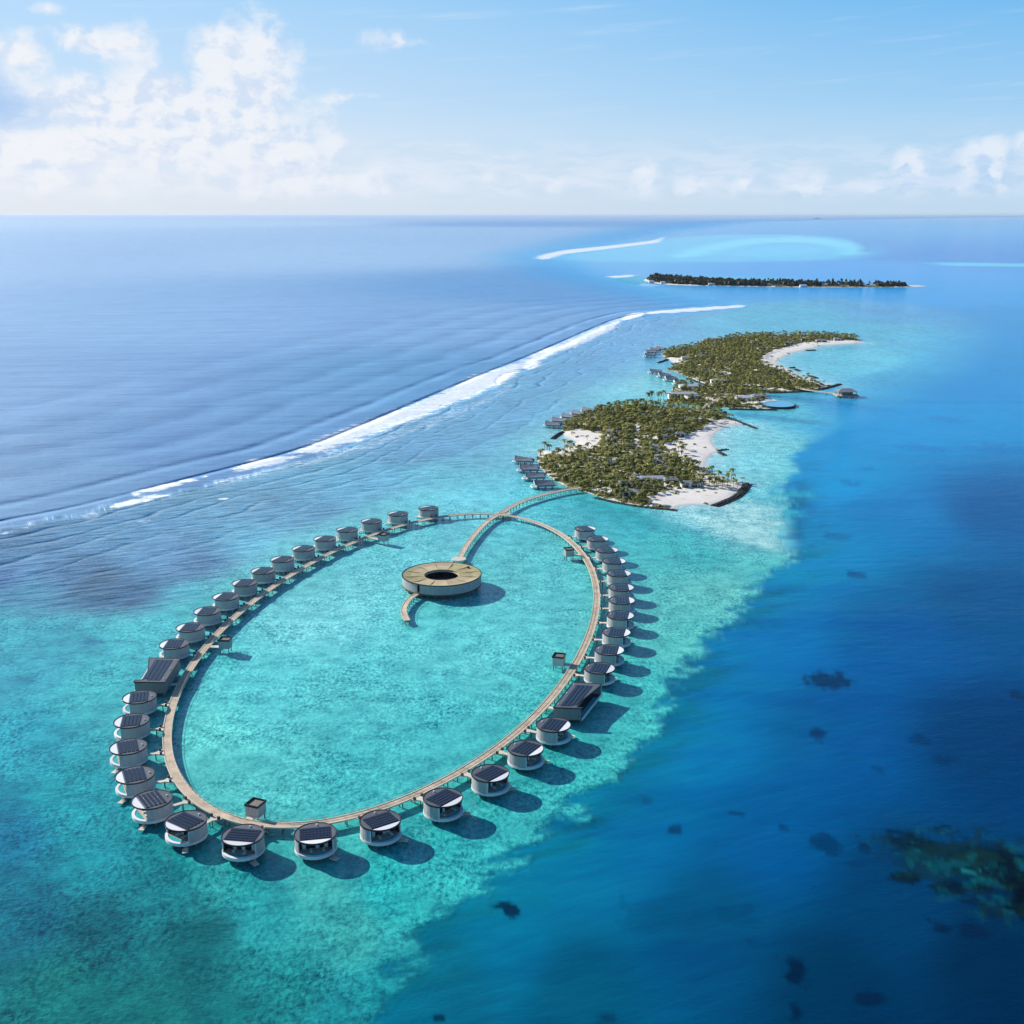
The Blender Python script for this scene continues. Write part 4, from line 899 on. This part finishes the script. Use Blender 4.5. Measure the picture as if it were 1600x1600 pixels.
# fan shaped water villas standing off the islands' west shores
def make_fan():
    t = thing('fan_villa', 'x', 'villa')
    w, l = 4.6, 13.0
    m = MB(); m.prism([(-l/2, -w*.75), (l/2, -w), (l/2, w), (-l/2, w*.75)], 1.9, 3.3); m.build('wall', MAT['clad2'], t)
    rb, rf = -l/2-.4, l/2+1.0
    m = MB(); m.add([(rb, -w*.75-.5, 3.31), (rf, -w-.5, 3.31), (rf, w+.5, 3.31), (rb, w*.75+.5, 3.31), (rb+2.2, 0, 5.0), (rf+.6, 0, 6.3)], [(0, 1, 5, 4), (2, 3, 4, 5), (3, 0, 4), (1, 2, 5), (3, 2, 1, 0)]); m.build('roof', MAT['mroof'], t)
    m = MB(); q = [(rf+.05, -w-.6, 3.2), (rf+.05, w+.6, 3.2), (rf+.75, 0, 6.6)]; m.add(q+[(x+.25, y, z) for x, y, z in q], [(0, 1, 2), (5, 4, 3), (0, 3, 4, 1), (1, 4, 5, 2), (2, 5, 3, 0)]); m.build('gable_front', MAT['white'], t)
    MB().box(l/2+.004, l/2+.08, -w*.8, w*.8, 2.05, 3.2).build('glass_front', MAT['glass'], t)
    m = MB(); m.prism([(l/2+.09, -w), (l/2+3.2, -w*.8), (l/2+4.4, 0), (l/2+3.2, w*.8), (l/2+.09, w)], 1.2, 2.0); m.build('terrace', MAT['white'], t)
    m = MB(); m.prism([(l/2+1.2, -w*.6), (l/2+2.8, -w*.5), (l/2+3.6, 0), (l/2+2.8, w*.5), (l/2+1.2, w*.6)], 2.003, 2.12); m.build('pool_water', MAT['pool'], t)
    m = MB(); [m.cyl(a, b, .3, -2, 1.9, 6) for a in (-5, 0, 5) for b in (-2.8, 2.8)]; m.build('pile', MAT['pile'], t)
    MB().box(-l/2-9, -l/2-.02, -.9, .9, 1.7, 1.95).build('walkway', MAT['kerb'], t)
    return t
FAN = make_fan(); fans = []
GA = [(821,714,165),(829,727,172),(838,739,180),(852,751,186)]; GB = [(866,659,160),(876,653,150),(891,647,145),(906,642,140),(922,637.5,138),(943,634,132)]
GC = [(1017,552,175),(1019,547,165),(1025,543.5,150),(1034,542,140)]; GD = [(1026,577,170),(1040,583,180),(1050,588,185),(1064,594,190)]
for S, wh in ((GA, 'southwest shore of the nearer island'), (GB, 'northwest shore of the nearer island'), (GC, 'northwest point of the far island'), (GD, 'southwest shore of the far island')):
    for i, (px, py, a) in enumerate(S): fans.append((px, py, a, f'grey roofed water villa off the {wh}, {ORD[i+1]} from left'))
for i, (px, py, a, lb) in enumerate(fans):
    f = copy_tree(FAN) if i < len(fans)-1 else FAN
    x, y = G(px, py, 5.5); f.location = (x, y, 0); f.rotation_euler = (0, 0, math.radians(a)); f['label'] = lb; f['group'] = 'water villas off the islands'; BLD.append((x, y, 8))

# groynes ------------------------------------------------------------
def groyne(pts, w, label, z=1.5):
    L = resample(smooth_open(GP(pts, .5), 2), 1.3); m = MB(); rs = random.Random(int(L[0][0]*7)); T = np.gradient(L, axis=0); T /= np.linalg.norm(T, axis=1)[:, None]
    for p, t in zip(L, T):
        for k in range(max(2, int(w/1.1))):
            o = (k/(max(1, int(w/1.1)-1))-.5)*w+rs.uniform(-.3, .3); c = p+np.array([-t[1], t[0]])*o; top = z*(1-.55*abs(o)/(w/2+.01))+rs.uniform(-.2, .25); s = rs.uniform(.7, 1.1); a = rs.uniform(0, 3)
            vs = []
            for zz, q in ((-.8, 1.15), (top*.6, 1.0), (top, .55)):
                for i in range(5): aa = a+i*1.2566; vs.append((c[0]+s*q*math.cos(aa)*rs.uniform(.8, 1.1), c[1]+s*q*math.sin(aa)*rs.uniform(.8, 1.1), zz))
            m.add(vs, [(10, 11, 12, 13, 14)]+[(j_*5+i, j_*5+(i+1) % 5, (j_+1)*5+(i+1) % 5, (j_+1)*5+i) for j_ in range(2) for i in range(5)])
    o_ = m.build('rock_groyne', MAT['rock']); return tag(o_, label, 'groyne', 'rock groynes round the islands')
groyne([(1117,790),(1135,783),(1153,775),(1162,765),(1168,756)], 5, 'dark bent rock groyne at the southeast corner of the nearer island')
groyne([(930,777),(960,784),(1000,791),(1057,796.5)], 2.5, 'thin rock edge along the south shore of the nearer island', 1.1)
groyne([(1121,704),(1136,701.5)], 2.6, 'short rock groyne on the sandy cape, upper of two')
groyne([(1124,706),(1133,711)], 2.2, 'short rock groyne on the sandy cape, lower of two')
groyne([(864,685),(870,680),(879,675)], 3.5, 'dark rock spur at the mouth of the west cove')
groyne([(1140,655),(1155,658.5),(1182,669)], 2.2, 'thin straight rock groyne at the north end of the right beach')
groyne([(1140,639),(1180,640),(1213,640)], 4, 'rock edge along the south of the middle islet')
groyne([(1202,613.5),(1248,612),(1272,610),(1294,605.5),(1312,600)], 5, 'long curved rock groyne closing the crescent bay')
groyne([(1029,566.5),(1036,564),(1043,561.5)], 4, 'small dark rock spur on the west of the far island')
groyne([(1260,547.5),(1274,547)], 4, 'small rock bar off the top of the crescent beach')
groyne([(1235,574.5),(1241,574)], 5, 'rock pile on the inner crescent beach, upper one')
groyne([(1243,577),(1249,579)], 4, 'rock pile on the inner crescent beach, lower one')
groyne([(1264,587),(1270,588),(1276,590.5)], 4, 'rock pile at the lower end of the crescent beach')
groyne([(1075,590),(1092,597.5),(1112,604.5)], 3, 'rock edge below the far island water villas', 1.2)

# jetty at the right and link bridge
jl = resample(smooth_open(GP([(1244,604),(1256,608.5),(1275,611),(1296,613.5),(1314,615.5)], 2.4), 2), 4)
boardwalk('arrival_jetty', jl, False, 3.4, 'long straight jetty on piles leading to the boat pavilion', 'jetty', zt=2.4, step=14, kerb=.4)
x, y = G(1322, 614, 4); t = thing('jetty_pavilion', 'dark roofed boat arrival pavilion at the end of the jetty', 'pavilion', (x, y, 0))
MB().box(-12, 12, -9, 9, 1.4, 2.3).build('deck', MAT['deck'], t)
m = MB(); m.add([(-11, -8, 6), (11, -8, 6), (11, 8, 6), (-11, 8, 6), (-5, 0, 9), (5, 0, 9)], [(0, 1, 5, 4), (1, 2, 5), (2, 3, 4, 5), (3, 0, 4), (3, 2, 1, 0)]); m.build('roof', MAT['mroof'], t)
m = MB(); [m.box(a-.25, a+.25, b-.25, b+.25, 2.3, 5.99) for a in (-9, -3, 3, 9) for b in (-6.5, 6.5)]; m.build('post', MAT['beam'], t)
MB().box(-6, 6, -4, 4, 2.303, 5.2).build('wall', MAT['clad2'], t)
m = MB(); [m.cyl(a, b, .4, -2, 1.4, 6) for a in (-10, -3, 4, 10) for b in (-7, 7)]; m.build('pile', MAT['pile'], t)
bl = resample(GP([(1092,640),(1112,630),(1137,618)], 2.2), 4)
boardwalk('link_bridge', bl, False, 4.5, 'pale sandy bridge linking the nearer island to the middle islet', 'bridge', zt=2.3, step=12)

# planting ------------------------------------------------------------
BA = np.array(BLD)
def scatter(poly, sand, cell, p_sand, seed, edge=2.0, margin=0.0):
    rs = np.random.RandomState(seed); lo, hi = poly.min(0), poly.max(0)
    X, Y = np.meshgrid(np.arange(lo[0], hi[0], cell), np.arange(lo[1], hi[1], cell)); P = np.c_[X.ravel(), Y.ravel()]+rs.uniform(-.5, .5, (X.size, 2))*cell
    d = sdist(P, poly); k = d > edge; on = np.zeros(len(P), bool)
    for s in sand: on |= sdist(P, s) > -1
    clear = fbm(P[:, 0]/13, P[:, 1]/13, 77, 3) < .40
    keep = k & (~on | (rs.rand(len(P)) < p_sand)) & ~(clear & (rs.rand(len(P)) < .75))
    P = P[keep]; d = d[keep]
    q = np.ones(len(P), bool)
    for x, y, r in BA: q &= (P[:, 0]-x)**2+(P[:, 1]-y)**2 > (r*.85)**2
    # keep the front of each house open a little
    return P[q], 1.5*(1-np.exp(-d[q]/9))-.1
pl = []
for poly, sand, cell, ps, sd in ((ISLAND_NEAR, SAND_NEAR, 4.6, .012, 1), (ISLAND_MID, SAND_MID, 5.5, .1, 2), (ISLAND_FAR, SAND_FAR, 5.6, .02, 3)):
    P, z = scatter(poly, sand, cell, ps, sd, 2.2); pl += [(a, b, c) for (a, b), c in zip(P, z)]
# looser palms on the sandy southeast corner, the spit and beside the cove
rs = random.Random(5)
for px0, px1, py0, py1, n in ((1082,1132,733,764,46),(1135,1160,748,762,10),(1285,1335,525,531,40),(846,866,697,706,12),(882,900,697,706,10),(1000,1048,624,636,34),(1060,1072,692,712,6)):
    for _ in range(n):
        x, y = G(rs.uniform(px0, px1), rs.uniform(py0, py1), 1)
        if any((inside(np.array([[x, y]]), q)[0]) for q in (ISLAND_NEAR, ISLAND_MID, ISLAND_FAR)): pl.append((x, y, .9))
pl.append((*G(917.5, 688, 1), 1.0))
tall = [(1016,630),(1019,629.5),(1028,631),(1032,630.5),(1010,632),(1037,629)]
pl.sort(key=lambda q: math.hypot(q[0], q[1]))
def palm_label(x, y):
    best = min((( (x-G(a, b, 1)[0])**2+((y-G(a, b, 1)[1])*.7)**2), l) for a, b, l in (
        (1105, 750, 'slender coconut palm on the open sand of the southeast corner'), (1150, 755, 'coconut palm on the tip of sand by the bent groyne'), (1018, 752, 'coconut palm in front of the long pale roof'),
        (1060, 762, 'coconut palm at the edge of the south beach'), (985, 775, 'coconut palm along the bushy south shore near the grey villa'), (940, 768, 'coconut palm just right of the boardwalk landing'),
        (885, 752, 'coconut palm on the shore left of the boardwalk landing'), (860, 735, 'coconut palm facing the southwest water villas'), (930, 745, 'coconut palm in the clearings inland of the boardwalk landing'),
        (975, 752, 'coconut palm round the villa amid the clearings'), (1078, 742, 'coconut palm behind the dark roofed villa by the beach'), (1040, 737, 'coconut palm in the grove above the long pale roof'), (905, 725, 'coconut palm in the bushy western grove below the cove')))
    return best[1]
rs = random.Random(9); cache = []
for tv, tf, cv, cf in PALMS:
    a = bpy.data.meshes.new('trunk'); a.from_pydata(tv.tolist(), [], tf); a.materials.append(MAT['trunk']); b = bpy.data.meshes.new('crown'); b.from_pydata(cv.tolist(), [], cf); b.materials.append(MAT['frond']); cache.append((a, b))
bulk = Bulk(); NI = 300
for i, (x, y, z) in enumerate(pl):
    k = rs.randrange(6); r = rs.uniform(0, 6.28); s = rs.uniform(.72, 1.15)
    if i < NI:
        lb = palm_label(x, y)
        t = thing('palm_tree', lb, 'palm tree', (x, y, z), r, 'palms '+lb.split('palm ')[1]); t.scale = (s, s, s)
        link('trunk', cache[k][0], t); link('crown', cache[k][1], t)
    else:
        tv, tf, cv, cf = PALMS[k]; bulk.add(cv, cf, (x, y, z), r, s, 0); bulk.add(tv, tf, (x, y, z), r, s, 1)
for px, py in tall:
    x, y = G(px, py, 1); tv, tf, cv, cf = PALMS[4]; bulk.add(cv, cf, (x, y, .5), px, (1.2, 1.2, 1.7), 0); bulk.add(tv, tf, (x, y, .5), px, (1.2, 1.2, 1.7), 1)
tag(bulk.build('palm_grove', [MAT['frond'], MAT['trunk']]), 'dense mass of palms covering the middle and far parts of the islands', 'palm grove', kind='stuff')
print('palms', len(pl))
bulk = Bulk()
for poly, sand, cell, ps, sd in ((ISLAND_NEAR, SAND_NEAR, 2.9, .03, 11), (ISLAND_MID, SAND_MID, 3.6, .1, 12), (ISLAND_FAR, SAND_FAR, 4.0, .02, 13)):
    P, z = scatter(poly, sand, cell, ps, sd, .4)
    for (x, y), c in zip(P, z): s = rs.uniform(.9, 2.3)*cell/2.9; bulk.add(*BUSH[rs.randrange(6)], (x, y, c-.2), rs.uniform(0, 6), (s, s, s*rs.uniform(.6, 1.0)))
print('bushes', len(bulk.V))
tag(bulk.build('shrubbery', [MAT['bush']]), 'low olive green shrubs filling the ground between the palms', 'shrubs', kind='stuff')
# wood on the remote island
bulk = Bulk(); rs2 = np.random.RandomState(4)
lo, hi = ISLAND_REMOTE.min(0), ISLAND_REMOTE.max(0); P = rs2.uniform(lo, hi, (9000, 2)); P = P[sdist(P, ISLAND_REMOTE) > 14][:2600]
for x, y in P:
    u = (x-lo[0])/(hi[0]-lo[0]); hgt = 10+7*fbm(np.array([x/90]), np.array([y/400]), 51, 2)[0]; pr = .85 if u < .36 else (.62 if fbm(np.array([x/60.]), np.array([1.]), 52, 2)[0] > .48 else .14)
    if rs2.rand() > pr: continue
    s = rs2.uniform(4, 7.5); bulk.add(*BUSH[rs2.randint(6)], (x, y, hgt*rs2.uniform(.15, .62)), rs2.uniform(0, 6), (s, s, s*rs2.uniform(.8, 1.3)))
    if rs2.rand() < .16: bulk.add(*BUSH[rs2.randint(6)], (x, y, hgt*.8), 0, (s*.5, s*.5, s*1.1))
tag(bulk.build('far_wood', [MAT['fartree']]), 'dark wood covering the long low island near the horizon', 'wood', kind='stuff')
for i, (px, py, w_, lb) in enumerate(((1018,441,24,'white cottage at the left tip of the remote island'),(1036,442.5,22,'second white cottage from the left tip of the remote island'),(1068,441.5,26,'white house right of the cottages on the remote island'),(1112,445,30,'long white house on the shore left of the middle of the remote island'),(1290,446,34,'pale long house right of the middle of the remote island'),(1305,444.5,18,'bright white house beside the pale long house'),(1255,447.5,30,'low white jetty house at the middle of the remote island'))):
    x, y = G(px, py, 2); t = thing('shore_house', lb, 'house', (x, y, 1.5), 0, 'houses on the remote island')
    w_ *= .6; MB().box(-w_/2, w_/2, -5, 5, -1, 3.6).build('wall', MAT['white'], t)
    m = MB(); hw = w_/2+1; m.add([(-hw, -6, 3.61), (hw, -6, 3.61), (hw, 6, 3.61), (-hw, 6, 3.61), (-hw+4, 0, 6), (hw-4, 0, 6)], [(0, 1, 5, 4), (1, 2, 5), (2, 3, 4, 5), (3, 0, 4), (3, 2, 1, 0)]); m.build('roof', MAT['lroof'], t)
# cargo ship on the horizon
x, y = 45000*math.tan(math.atan2(477, 1860)), 45000
t = thing('cargo_ship', 'tiny dark cargo ship on the horizon at the right', 'ship', (x, y, 0))
m = MB(); m.prism([(-120, -16), (105, -16), (135, 0), (105, 16), (-120, 16)], -3, 16); m.build('hull', MAT['hull'], t)
MB().box(-110, -80, -13, 13, 16.01, 44).build('bridge_house', MAT['white'], t)
m = MB(); [m.box(a, a+30, -13, 13, 16.01, 26) for a in (-66, -30, 6, 42)]; m.build('cargo', MAT['hull'], t)
